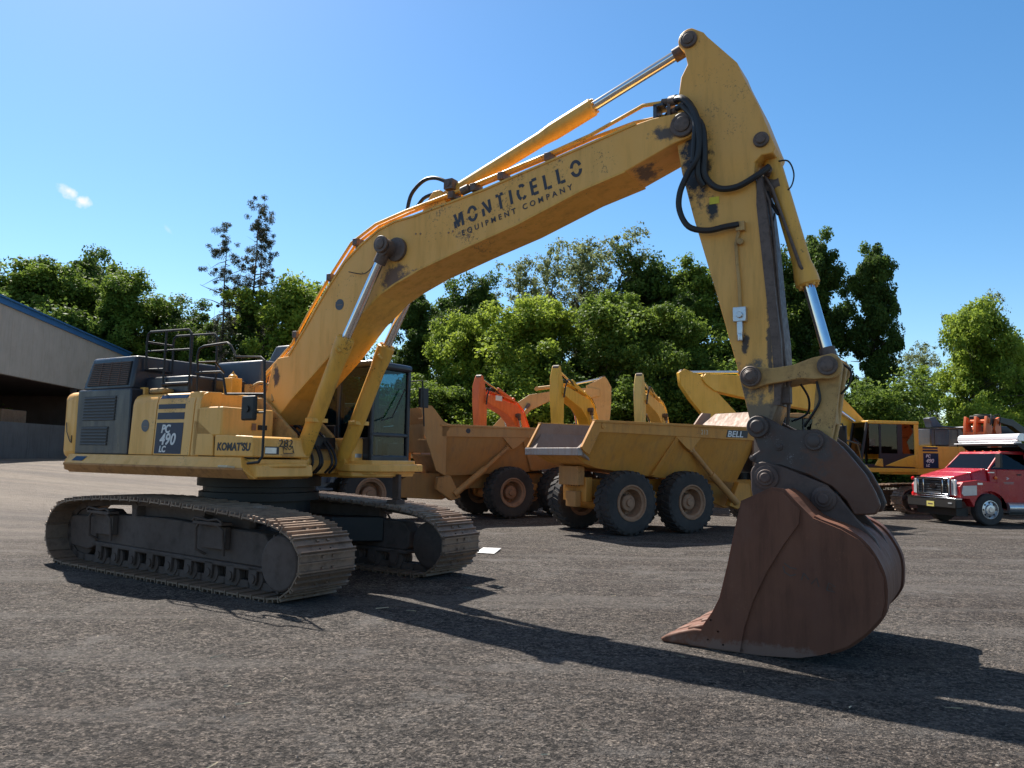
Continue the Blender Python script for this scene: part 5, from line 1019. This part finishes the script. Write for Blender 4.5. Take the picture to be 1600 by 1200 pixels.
# ------------------------------------------------------------------ red truck
rt = thing('truck', 'red truck with chrome grille and white rolled tarp over its cab, at right', 'truck', (14.558, 25.306, 0), -R(171))
def roadwheel(x, y, r, w_, side):
    e = bpy.data.objects.new('wheel', None); C.objects.link(e); e.parent = rt; e.location = (x, y, r + GZ); h = w_ / 2
    MB().lathe([(r * .58, -h), (r * .92, -h), (r, -h * .7), (r, h * .7), (r * .92, h), (r * .58, h)], (0, 0, 0), (0, 1, 0), 40, False).build('tyre', 'tyre', e)
    m = MB(); m.lathe([(r * .60, h * .98), (r * .55, h), (r * .52, h * .6), (r * .34, h * .75), (r * .30, h * 1.1), (r * .16, h * 1.15), (r * .14, h * 1.3), (0, h * 1.3)], (0, 0, 0), (0, side, 0), 32, False)
    m.build('rim', 'silver', e); m = MB()
    for k in range(8): a = 2 * math.pi * k / 8; m.cyl((r * .43 * math.cos(a), side * h * .5, r * .43 * math.sin(a)), (r * .43 * math.cos(a), side * h * .76, r * .43 * math.sin(a)), r * .06, 8)
    m.build('hand_holes', 'black', e)
for x, y, s in ((0, .98, 1), (0, -.98, -1), (-4.3, .95, 1), (-4.3, -.95, -1), (-4.3, .66, 1), (-4.3, -.66, -1)): roadwheel(x, y, .49, .27, s)
# cab and bonnet
hoodsec = [(1.04, .62, .78, 1.50), (.95, .60, .92, 1.56), (.4, .62, .98, 1.70), (-.12, .66, 1.0, 1.83)]
m = MB()
for (xa, z0a, wa, za), (xb, z0b, wb, zb) in zip(hoodsec, hoodsec[1:]):
    m.hexa([(xa, -wa, .95), (xb, -wb, .95), (xb, wb, .95), (xa, wa, .95)], [(xa, -wa * .86, za), (xb, -wb * .86, zb), (xb, wb * .86, zb), (xa, wa * .86, za)])
m.build('bonnet', 'red', rt, bevel=.05, seg=3)
m = MB()
for s in (-1, 1):
    a, b_ = sorted((s * .80, s * 1.12))
    m.prism([(.98, .90), (1.02, 1.25), (.90, 1.40), (.4, 1.46), (-.35, 1.38), (-.42, .62), (-.56, .60)][:6] + [(-.52, .62)] + arc(0, .56, .56, 178, 8, 10) + [(.70, .88)], a, b_)
m.build('front_fender', 'red', rt, bevel=.03, seg=3)
m = MB(); m.box(-1.50, -.12, -1.0, 1.0, .74, 1.80); m.build('cab_body', 'red', rt, bevel=.03)
m = MB()
for s in (-1, 1):
    for (xa, xb_) in ((-.10, -.58), (-1.48, -1.44), ): m.hexa([(xa - .07, s * .98, 1.80), (xa, s * .98, 1.80), (xa, s * .90, 1.80), (xa - .07, s * .90, 1.80)], [(xb_ - .07, s * .88, 2.30), (xb_, s * .88, 2.30), (xb_, s * .80, 2.30), (xb_ - .07, s * .80, 2.30)])
m.prism([(-.56, 2.28), (-.66, 2.36), (-1.3, 2.38), (-1.50, 2.33), (-1.52, 2.26)], -.90, .90); m.hexa([(-1.52, -.98, 1.8), (-1.46, -.98, 1.8), (-1.46, .98, 1.8), (-1.52, .98, 1.8)], [(-1.52, -.88, 2.3), (-1.46, -.88, 2.3), (-1.46, .88, 2.3), (-1.52, .88, 2.3)])
m.build('cab_roof', 'red', rt, bevel=.025)
m = MB(); m.hexa([(-.14, -.90, 1.80), (-.13, -.90, 1.80), (-.13, .90, 1.80), (-.14, .90, 1.80)], [(-.60, -.80, 2.30), (-.59, -.80, 2.30), (-.59, .80, 2.30), (-.60, .80, 2.30)]); m.build('windscreen', 'glass2', rt, smooth=False)
for s in (-1, 1):
    m = MB(); m.hexa([(-1.44, s * .95, 1.80), (-.18, s * .95, 1.80), (-.18, s * .94, 1.80), (-1.44, s * .94, 1.80)], [(-1.44, s * .85, 2.28), (-.64, s * .85, 2.28), (-.64, s * .84, 2.28), (-1.44, s * .84, 2.28)]); m.build('side_window', 'glass2', rt, smooth=False)
MB().box(-1.4, -.3, -.85, .85, 1.3, 1.9).build('cab_interior', 'seat', rt)
m = MB(); m.box(-1.30, -.36, 1.002, 1.012, .82, 1.78); d_ = m.build('door', 'red', rt, bevel=.01); MB().box(-1.20, -1.05, 1.012, 1.03, 1.62, 1.66).build('door_handle', 'black', d_)
strokes([[(0, .06), (.07, .03), (0, 0)], [(.02, .06), (.09, .03), (.02, 0)]], 'emblem', 'white', d_, (-.68, 1.0145, 1.49), (-1, 0, 0), ZD, .02)
strokes([[(0, 0), (.36, 0)], [(.02, -.04), (.34, -.04)]], 'caption_lines', 'steelbin', d_, (-.58, 1.0145, 1.40), (-1, 0, 0), ZD, .018)
strokes([[(0, 0), (.22, 0)]], 'model_badge', 'silver', d_, (-.05, 1.01, 1.70), (-1, 0, 0), ZD, .03)
m = MB(); m.lathe([(.05, 0), (.05, .02), (0, .03)], (-.30, 1.02, 1.54), (0, 1, 0), 12); m.build('side_marker', 'lamp_orange', rt)
m = MB(); m.box(.25, .42, 1.12, 1.135, 1.32, 1.38); m.build('fender_badge', 'silver', rt)
# grille, lamps, bumper
m = MB(); a = 1.06
for (ya, yb, za, zb) in ((-.74, .74, 1.44, 1.52), (-.74, .74, .94, 1.02), (-.74, -.66, .94, 1.52), (.66, .74, .94, 1.52), (.40, .48, .98, 1.48), (-.48, -.40, .98, 1.48)): m.box(a - .02, a + .06, ya, yb, za, zb)
g = m.build('chrome_grille_frame', 'chrome', rt, bevel=.015); m = MB(); m.box(a - .04, a, -.70, .70, .98, 1.48)
m.build('grille', 'black', g); m = MB()
for k in range(5): m.box(a, a + .015, -.66, .66, 1.05 + .08 * k, 1.065 + .08 * k)
m.build('grille_bars', 'greypaint', g)
m = MB(); m.v = []; pts_ = [(.17 * math.cos(R(q)), .07 * math.sin(R(q))) for q in range(0, 360, 20)]; m.prism([(y, 1.25 + z) for y, z in pts_], a + .02, a + .035, 'x'); m.build('oval_badge', 'chrome', g)
for s in (-1, 1):
    m = MB(); a0, b0 = sorted((s * .76, s * .98)); m.box(.99, 1.05, a0, b0, .98, 1.46); m.build('side_grille', 'headlamp', rt, bevel=.02)
    a0, b0 = sorted((s * 1.10, s * 1.135)); m = MB(); m.prism([(.45, 1.0), (.45, 1.30), (.92, 1.28), (.97, 1.05), (.9, .97)], a0, b0); m.build('headlamp', 'headlamp', rt, bevel=.01)
for z in (1.46, .96): m = MB(); m.lathe([(.06, 0), (.06, .04), (0, .06)], (1.03, -1.0, z), (1, 0, 0), 14); m.build('marker_lamp', 'lamp_red', rt)
m = MB(); m.box(.95, 1.18, -1.12, 1.12, .58, .86); bu = m.build('bumper', 'black', rt, bevel=.03); MB().box(.96, 1.19, -1.13, 1.13, .85, .90).build('bumper_chrome_strip', 'chrome', bu, bevel=.01)
pl_ = MB().box(1.18, 1.195, -.17, .17, .60, .76).build('number_plate', 'plate', bu); strokes([[(0, 0), (.22, 0)]], 'plate_marks', 'pin', pl_, (1.196, -.11, .68), (0, 1, 0), ZD, .04)
MB().box(1.18, 1.195, .80, .96, .72, .76).build('fog_lamp', 'headlamp', bu)
for y in (-.7, -.35, 0, .35, .7): m = MB(); m.lathe([(.025, 0), (.02, .03), (0, .04)], (-.75, y, 2.36), (0, 0, 1), 10); m.build('roof_marker_lamp', 'lamp_orange', rt)
m = MB(); m.cyl((-.62, 1.02, .62), (-1.7, 1.02, .62), .17, 20); m.build('fuel_tank', 'silver', rt); m = MB(); m.box(-1.4, -.6, .9, 1.15, .42, .46); m.box(.6, 1.0, -.9, .9, .35, .6); m.build('step', 'black', rt)
m = MB(); m.tube([(-.25, 1.0, 1.85), (-.15, 1.35, 1.9), (-.15, 1.35, 2.25)], .015, 6); m.box(-.2, -.12, 1.24, 1.44, 1.85, 2.28); m.build('mirror', 'black', rt, bevel=.02)
m = MB(); m.box(-6.2, -1.65, -.45, .45, .62, .85); m.build('chassis', 'black', rt)
m = MB(); m.box(-6.2, -1.75, -1.2, 1.2, 1.05, 2.45)
for k in range(8): m.box(-2.1 - .55 * k, -2.02 - .55 * k, -1.26, 1.26, 1.05, 2.45)
m.box(-6.2, -1.75, -1.27, 1.27, 2.40, 2.52); m.build('dump_body', 'black', rt, bevel=.01)
m = MB(); m.box(-1.9, -.85, -1.2, 1.2, 2.56, 2.62); m.prism([(-1.9, 2.0), (-1.75, 2.0), (-.95, 2.56), (-1.9, 2.6)], -1.2, -1.15); m.prism([(-1.9, 2.0), (-1.75, 2.0), (-.95, 2.56), (-1.9, 2.6)], 1.15, 1.2); m.build('cab_shield', 'black', rt)
m = MB(); m.prism([(-1.12, 2.68), (-.92, 2.68), (-.88, 2.74), (-.90, 2.86), (-.98, 2.92), (-1.12, 2.92)], -1.30, 1.30); m.box(-1.12, -.84, -1.42, 1.2, 2.61, 2.64); m.box(-1.1, -.95, -1.2, 1.2, 2.62, 2.70); m.build('tarp_roll', 'tarp', rt, bevel=.015, label='bright white tarp roll across the top of the cab shield')
gp = thing('grapple', 'orange grapple with folded jaws hanging from a black arm behind the red truck', 'grapple', (16.62, 27.6, 1.70), R(35)); gp.scale = (.85,) * 3
for sg, nm_ in ((-1, 'jaw'), (1, 'jaw')):
    m = MB()
    for yy in (-.40, .0, .40):
        m.prism([(sg * .10, 1.75), (sg * .30, 2.18), (sg * .55, 2.26), (sg * .66, 1.9), (sg * .70, 1.2), (sg * .50, .6), (sg * .12, .1), (sg * .28, .8), (sg * .38, 1.3)], yy - .05, yy + .05)
    m.box(min(sg * .34, sg * .62), max(sg * .34, sg * .62), -.47, .47, 1.5, 1.62); m.cyl((sg * .42, -.5, 2.05), (sg * .42, .5, 2.05), .08, 14); m.prism([(sg * .40, .9), (sg * .60, 1.5), (sg * .56, 1.5), (sg * .36, .9)], -.42, .42)
    m.build(nm_, 'orange', gp, bevel=.012)
m = MB(); m.box(-.34, .34, -.34, .34, 1.95, 2.30); m.cyl((0, 0, 2.25), (0, 0, 2.36), .3, 20); m.build('grapple_head', 'black', gp, bevel=.02)
for sg in (-1, 1): MB().tube([(sg * .12, -.2, 2.1), (sg * .24, -.28, 1.5), (sg * .42, -.3, 1.25)], .055, 10).build('grapple_cylinder', 'orange', gp)
m = MB(); m.tube([(.1, -.3, 2.25), (.3, -.55, 2.35), (.4, -.5, 1.9)], .022, 7, smooth=5); m.tube([(-.1, -.3, 2.25), (-.3, -.5, 2.32), (-.42, -.5, 1.9)], .022, 7, smooth=5); m.build('hoses', 'rubber', gp)
m = MB(); m.prism([(-.15, 2.28), (.2, 2.36), (2.6, 2.25), (4.6, 1.7), (5.0, .2), (5.2, -1.95), (4.3, -1.95), (4.4, .2), (4.2, 1.4), (2.5, 1.95), (.2, 2.2)], -.12, .12); m.build('black_arm', 'black', gp, bevel=.02)

# ------------------------------------------------------------------ shed on the left
bl = thing('shed', 'long shed with beige and dark brown wall and blue roof edge at the left', 'building', (-26.0, 43, gh(-26, 40) - .1), 0)
y0, y1 = -19, 9.35
zr = lambda y: 9.30 - 1.4 - (y + 3) * .079      # rake, above the building origin
m = MB(); m.prism([(y0, 4.75), (y1, 4.15), (y1, zr(y1)), (y0, zr(y0))], -.25, 0, 'x')
k = y0
while k < y1 - .4:          # ribs of the metal siding
    a_ = k; b_ = k + .05; zl = 4.75 - (a_ - y0) / (y1 - y0) * .6; m.prism([(a_, zl), (b_, zl), (b_, zr(b_) - .02), (a_, zr(a_) - .02)], 0, .007, 'x'); k += .9
m.build('upper_wall', 'beige', bl, smooth=False)
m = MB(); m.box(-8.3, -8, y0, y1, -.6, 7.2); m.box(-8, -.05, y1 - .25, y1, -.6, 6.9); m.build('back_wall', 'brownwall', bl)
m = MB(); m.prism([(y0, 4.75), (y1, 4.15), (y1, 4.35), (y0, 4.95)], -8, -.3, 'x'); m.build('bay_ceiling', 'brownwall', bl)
for k in (1, 3):
    MB().box(-.30, -.05, y1 - .5 - 5.4 * k, y1 - .25 - 5.4 * k, 2.0, 4.6).build('bay_post', 'brownwall', bl)
m = MB(); m.box(-2.4, -1.2, -1.2, .9, 1.2, 2.75); m.build('stacked_material', 'rim', bl, bevel=.05)
m = MB(); m.box(-.45, .12, y0, y1 + .1, -.6, 2.0)
for k in range(14): m.box(.12, .13, y0 + 2.0 * k, y0 + 2.0 * k + .03, -.6, 2.0)
m.build('concrete_base', 'concrete', bl)
m = MB(); m.prism([(y0, zr(y0) - .02), (y1 + .35, zr(y1 + .35) - .02), (y1 + .35, zr(y1 + .35) + .34), (y0, zr(y0) + .34)], .0, .10, 'x'); m.prism([(y0, zr(y0) + .28), (y1 + .35, zr(y1 + .35) + .28), (y1 + .35, zr(y1 + .35) + .36), (y0, zr(y0) + .36)], -8.2, .2, 'x'); m.build('roof', 'bluetrim', bl)
# ------------------------------------------------------------------ small things on the ground
def ground_bits():
    rnd = random.Random(9)
    tag(MB().add([(-.60, 15.25, GZ + .03), (-.28, 15.15, GZ + .03), (-.16, 15.75, GZ + .04), (-.52, 15.9, GZ + .03), (-.60, 15.1, GZ + .022), (-.28, 15.0, GZ + .022), (-.16, 15.75, GZ + .032), (-.52, 15.9, GZ + .022)],
        [(0, 1, 2, 3), (7, 6, 5, 4), (0, 4, 5, 1), (1, 5, 6, 2), (2, 6, 7, 3), (3, 7, 4, 0)]).build('sheet', 'paper', None, smooth=False), 'white sheet lying on the ground just past the far track', 'sheet')
    m = MB()
    for i in range(60):
        y = rnd.uniform(4, 16); x = rnd.uniform(-.62, .62) * y; a = rnd.uniform(0, 3.14); L_ = rnd.uniform(.02, .09); z = GZ + .012; w_ = rnd.uniform(.002, .006)
        dx, dy = math.cos(a) * L_, math.sin(a) * L_; m.add([(x - dx, y - dy, z), (x + dx, y + dy, z + .004), (x + dx - dy * w_ / L_, y + dy + dx * w_ / L_, z + .008), (x - dx - dy * w_ / L_, y - dy + dx * w_ / L_, z + .008)], [(0, 1, 2, 3)])
    tag(m.build('wood_chips', 'sandmark', None, smooth=False), 'pale straw and wood chips strewn over the yard', 'wood chips', kind='stuff')
ground_bits()

# ------------------------------------------------------------------ trees
def tree_meshes(seed, H, W, base, style, nleaf, lsize, leaf):
    rnd = random.Random(seed); rs = np.random.RandomState(seed); tk = MB(); clumps = []
    def env(t):      # crown radius fraction by height fraction in the crown
        if style == 'round': return math.sin(math.pi * min(1, .12 + .88 * t) ** .8) ** .6
        if style == 'tall': return max(.12, (1 - t) ** .5 * .95 + .05) * (.55 + .45 * min(1, t * 4))
        if style == 'bush': return math.sqrt(max(.03, 1 - t * t)) 
        if style == 'sparse': return .5 + .5 * math.sin(math.pi * t)
        return .35 + .65 * math.sin(math.pi * min(1, t * .8 + .15))
    hb = H * base; trunks = 1 if style not in ('sparse', 'bush') else 3
    for k in range(trunks):
        lean = (rnd.uniform(-.1, .1) * W, rnd.uniform(-.1, .1) * W) if trunks == 1 else (rnd.uniform(-.35, .35) * W, rnd.uniform(-.35, .35) * W)
        top = H * (.97 if style in ('conifer',) else .86) * rnd.uniform(.85, 1)
        axis = [Vector((lean[0] * (q / 6) ** 1.5 + rnd.uniform(-.06, .06), lean[1] * (q / 6) ** 1.5 + rnd.uniform(-.06, .06), top * q / 6)) for q in range(7)]
        r0 = H * (.018 if style != 'conifer' else .012)
        tk.tube(axis, [r0 * (1 - .14 * q) for q in range(7)], 8)
        nl = {'round': 44, 'tall': 48, 'bush': 22, 'sparse': 17, 'conifer': 40}[style]
        for i in range(nl):
            t = (i + rnd.random()) / nl; z = hb + (top - hb) * t * .98; q = z / top * 6; j = min(5, int(q)); p = axis[j].lerp(axis[j + 1], q - j)
            a = rnd.uniform(0, 6.283); L_ = W / 2 * env(t) * (rnd.uniform(.2, 1.15) if style == 'conifer' else rnd.uniform(.55, 1.08)) * (1 if trunks == 1 else .62)
            up = {'round': .45, 'tall': .35, 'bush': .7, 'sparse': .9, 'conifer': -.02}[style]
            d = Vector((math.cos(a), math.sin(a), 0)); e = p + d * L_ + Vector((0, 0, L_ * up * rnd.uniform(.5, 1.1) + (rnd.uniform(-.45, .35) * L_ if style == 'conifer' else 0)))
            e.z = min(e.z, H)
            mid = p.lerp(e, .5) + Vector((rnd.uniform(-.1, .1), rnd.uniform(-.1, .1), rnd.uniform(0, .12))) * L_
            rr = r0 * .32 * (1 - .5 * t); tk.tube([p, mid, e], [rr, rr * .6, rr * .25], 5)
            cs = W * {'round': .082, 'tall': .088, 'bush': .088, 'sparse': .062, 'conifer': .068}[style]
            n2 = {'round': 6, 'tall': 6, 'bush': 7, 'sparse': 6, 'conifer': 4}[style]
            if style == 'conifer' and rnd.random() < .30: continue
            for s in range(n2):
                f = (s + 1) / n2; c = p.lerp(mid, f * 2) if f < .5 else mid.lerp(e, f * 2 - 1)
                c = c + Vector((rnd.gauss(0, 1), rnd.gauss(0, 1), rnd.gauss(0, .7))) * cs * .9
                if style in ('sparse', 'conifer'): tk.tube([mid.lerp(e, f * .8), c], [rr * .3, rr * .12], 3, caps=False)
                clumps.append((c, cs * rnd.uniform(.65, 1.25), rnd.random()))
    n = nleaf; K = len(clumps); idx = rs.randint(0, K, n)
    cc = np.array([[*c[0]] for c in clumps])[idx]; cr = np.array([c[1] * (.7 + .6 * ((k_ * 7919) % 13) / 13) for k_, c in enumerate(clumps)])[idx]; ct = np.array([c[2] for c in clumps])[idx]
    g = rs.normal(size=(n, 3)); g /= np.linalg.norm(g, axis=1)[:, None] + 1e-9; g *= (rs.rand(n) ** .6)[:, None]
    flatz = {'conifer': .55, 'tall': .75}.get(style, .7)
    pos = cc + g * cr[:, None] * np.array([1, 1, flatz]); pos[:, 2] = np.maximum(pos[:, 2], .15)
    pos[:, 2] *= H / np.percentile(pos[:, 2], 99.7)
    nrm = rs.normal(size=(n, 3)) + g * .9 + np.array([0, 0, .8]); nrm /= np.linalg.norm(nrm, axis=1)[:, None]
    t1 = np.cross(nrm, rs.normal(size=(n, 3))); t1 /= np.linalg.norm(t1, axis=1)[:, None] + 1e-9; t2 = np.cross(nrm, t1)
    sz = (lsize * rs.uniform(.6, 1.35, n))[:, None]
    el = .62 if style != 'conifer' else .35
    V = np.stack([pos - t1 * sz, pos - t2 * sz * el, pos + t1 * sz, pos + t2 * sz * el], 1).reshape(-1, 3)
    me = bpy.data.meshes.new('crown'); me.vertices.add(4 * n); me.vertices.foreach_set('co', V.astype(np.float32).ravel())
    me.loops.add(4 * n); me.loops.foreach_set('vertex_index', np.arange(4 * n, dtype=np.int32)); me.polygons.add(n)
    me.polygons.foreach_set('loop_start', np.arange(0, 4 * n, 4, dtype=np.int32)); me.polygons.foreach_set('loop_total', np.full(n, 4, dtype=np.int32))
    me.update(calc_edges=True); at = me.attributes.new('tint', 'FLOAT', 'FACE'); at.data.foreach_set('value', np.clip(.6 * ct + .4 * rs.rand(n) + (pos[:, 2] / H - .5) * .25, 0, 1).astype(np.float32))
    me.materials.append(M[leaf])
    tm = bpy.data.meshes.new('trunk'); tm.from_pydata(tk.v, [], tk.f); tm.update(); tm.materials.append(M['bark']); tm.shade_smooth()
    return tm, me, H
PR = {
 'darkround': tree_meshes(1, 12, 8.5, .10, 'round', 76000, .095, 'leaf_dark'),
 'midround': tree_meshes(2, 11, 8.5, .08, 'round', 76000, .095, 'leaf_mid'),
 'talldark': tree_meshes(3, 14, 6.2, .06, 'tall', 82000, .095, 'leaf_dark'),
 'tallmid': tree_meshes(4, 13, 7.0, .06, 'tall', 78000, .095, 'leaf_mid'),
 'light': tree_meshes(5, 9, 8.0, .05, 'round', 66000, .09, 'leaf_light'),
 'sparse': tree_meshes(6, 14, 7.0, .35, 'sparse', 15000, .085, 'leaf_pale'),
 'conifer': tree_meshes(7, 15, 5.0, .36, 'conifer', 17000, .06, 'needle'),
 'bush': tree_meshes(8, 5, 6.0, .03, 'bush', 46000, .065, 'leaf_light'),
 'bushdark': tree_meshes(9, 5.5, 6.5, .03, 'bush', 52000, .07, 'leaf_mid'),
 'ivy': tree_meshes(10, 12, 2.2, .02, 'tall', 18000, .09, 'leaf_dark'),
}
TREES = [  # prototype, pixel column, pixel row of the top, distance, width factor, label
 ('midround', 45, 402, 56, 1.15, 'broad green tree behind the shed roof at the left edge'),
 ('darkround', 112, 400, 62, .8, 'dark tree top showing above its neighbours behind the shed'),
 ('tallmid', 172, 425, 56, 1.1, 'green tree with ragged top behind the end of the shed roof'),
 ('darkround', 245, 470, 60, 1.1, 'dark green tree between the shed and the tall thin conifers'),
 ('light', 222, 535, 58, .9, 'bright green bushy tree behind the navy engine hood'),
 ('conifer', 338, 348, 52, .72, 'thin dull conifer with bare trunk, left of the two tallest conifers'),
 ('conifer', 380, 306, 54, .70, 'tallest thin conifer with straggly branches, left of the big boom'),
 ('conifer', 398, 332, 56, .62, 'thin bare conifer leaning right of the tallest conifer'),
 ('ivy', 378, 455, 53, 1.1, 'dark ivy covered trunk under the tallest conifer'),
 ('light', 450, 445, 54, 1.0, 'light green tree left of the boom above the guard rails'),
 ('darkround', 395, 480, 60, 1.0, 'dark green tree behind the ivy covered trunk'),
 ('midround', 310, 520, 57, 1.0, 'green tree behind the black guard rails'),
 ('midround', 520, 500, 58, .9, 'green tree hidden behind the foot of the boom'),
 ('talldark', 640, 462, 56, .95, 'dark tree in the gap under the boom beside the far boom cylinder'),
 ('bushdark', 690, 585, 50, 1.3, 'rounded green bush above the left dump truck bin'),
 ('darkround', 748, 438, 60, .85, 'dark tree with branching top, left of the tall sparse trees'),
 ('light', 722, 500, 52, .85, 'light green tree in front of the dark branching tree'),
 ('sparse', 835, 400, 58, .85, 'sparse pale tree, left of the tallest sparse tree'),
 ('sparse', 912, 374, 58, 1.0, 'tallest sparse pale tree with bare limbs, in the middle'),
 ('light', 842, 472, 52, 1.05, 'broad light green tree below the sparse trees'),
 ('midround', 925, 462, 50, 1.05, 'green tree below the tallest sparse tree'),
 ('darkround', 1010, 402, 56, .95, 'big dark rounded tree right of the sparse trees'),
 ('tallmid', 1088, 414, 54, 1.05, 'green tree touching the left side of the big arm'),
 ('midround', 1040, 478, 48, .9, 'green tree behind the yellow booms, in front of the big dark tree'),
 ('midround', 1160, 470, 56, .95, 'green tree hidden behind the big arm'),
 ('darkround', 1232, 405, 56, .75, 'dark tree between the big arm and the bucket cylinder'),
 ('talldark', 1288, 373, 54, .80, 'tall dark tree behind the bucket cylinder'),
 ('talldark', 1366, 389, 52, .72, 'tall dark tree standing right of the bucket cylinder'),
 ('sparse', 1450, 548, 62, 1.0, 'pale airy tree in the gap right of the tall dark trees'),
 ('bushdark', 1425, 640, 56, 1.0, 'green bush behind the yellow cab at the right'),
 ('light', 1532, 480, 50, .72, 'yellow green tree behind the red truck'),
 ('light', 1600, 540, 54, 1.0, 'yellow green tree at the right edge of the yard'),
 ('sparse', 1540, 474, 52, .75, 'thin airy tree top rising out of the yellow green tree'),
 ('midround', 1690, 520, 56, 1.0, 'green tree beyond the right edge of the yard'),
 ('bush', 780, 600, 46, 1.3, 'light green bush behind the orange excavator'),
 ('bushdark', 880, 610, 47, 1.4, 'green bush behind the yellow excavator with the beacon'),
 ('bushdark', 990, 600, 47, 1.4, 'green bush behind the pale yellow excavator'),
 ('bushdark', 1110, 590, 48, 1.4, 'green bush behind the big arm and the long yellow boom'),
 ('bushdark', 1240, 580, 48, 1.5, 'dark bush behind the link of the big arm'),
 ('bushdark', 1340, 600, 48, 1.3, 'dark bush at the foot of the tall dark tree'),
 ('bushdark', 590, 610, 50, 1.5, 'green bush behind the cab of the big excavator'),
 ('bushdark', 460, 600, 50, 1.5, 'green bush behind the lower boom'),
 ('bush', 1500, 640, 47, 1.2, 'light green bush behind the orange boom and the red truck'),
]
def plant(proto, px, py, D, wf, label, seed, mirrored=1):
    tm, cm_, H = PR[proto]; d = raydir(px, 700); x = d.x / d.y * D; g = gh(x, D); horizon = 715 + (px - 800) * .01746
    h = 1.9 + (horizon - py) / 1222 * D - g; s = h / H * 1.02
    t = thing('tree' if 'bush' not in proto else 'bush', label, 'tree' if 'bush' not in proto else 'bush', (x, D, g), random.Random(seed).uniform(0, 6.28), 'trees along the back of the yard')
    t.scale = (s * wf, s * wf, s)
    a = bpy.data.objects.new('trunk', tm); C.objects.link(a); a.parent = t
    b = bpy.data.objects.new('crown', cm_); C.objects.link(b); b.parent = t
for i, a in enumerate(TREES): plant(*a, seed=i * 7 + 3)
m = MB(); rnd = random.Random(3)
bank = [(-95, 78), (-60, 72), (-25, 68), (10, 66), (45, 68), (80, 74), (120, 80)]
_, wm_, wh = PR['darkround']
def woods():
    """the far-off wood that closes the gaps behind the individual trees, as one mass of leaves"""
    rs = np.random.RandomState(3); n = 90000
    x = rs.uniform(-95, 110, n); lump = 4.8 + 1.3 * np.sin(x * .31) + .9 * np.sin(x * .83 + 1) + .5 * np.sin(x * 2.1)
    z = gh(0, 0) + np.abs(rs.rand(n)) ** .8 * lump + .6 * np.abs(x < -10); y = 66 + rs.uniform(0, 7, n) - (z - 2) * .2
    nrm = rs.normal(size=(n, 3)) + np.array([0, -.5, .8]); nrm /= np.linalg.norm(nrm, axis=1)[:, None]
    t1 = np.cross(nrm, rs.normal(size=(n, 3))); t1 /= np.linalg.norm(t1, axis=1)[:, None]; t2 = np.cross(nrm, t1); sz = rs.uniform(.18, .36, n)[:, None]
    pos = np.stack([x, y, z], 1); V = np.stack([pos - t1 * sz, pos - t2 * sz * .6, pos + t1 * sz, pos + t2 * sz * .6], 1).reshape(-1, 3)
    me = bpy.data.meshes.new('woodland'); me.vertices.add(4 * n); me.vertices.foreach_set('co', V.astype(np.float32).ravel()); me.loops.add(4 * n); me.loops.foreach_set('vertex_index', np.arange(4 * n, dtype=np.int32)); me.polygons.add(n)
    me.polygons.foreach_set('loop_start', np.arange(0, 4 * n, 4, dtype=np.int32)); me.polygons.foreach_set('loop_total', np.full(n, 4, dtype=np.int32)); me.update(calc_edges=True)
    at = me.attributes.new('tint', 'FLOAT', 'FACE'); at.data.foreach_set('value', rs.rand(n).astype(np.float32)); me.materials.append(M['leaf_dark'])
    o = bpy.data.objects.new('woodland', me); C.objects.link(o); tag(o, 'far-off dark woodland behind the row of trees', 'woodland', kind='stuff')
woods()
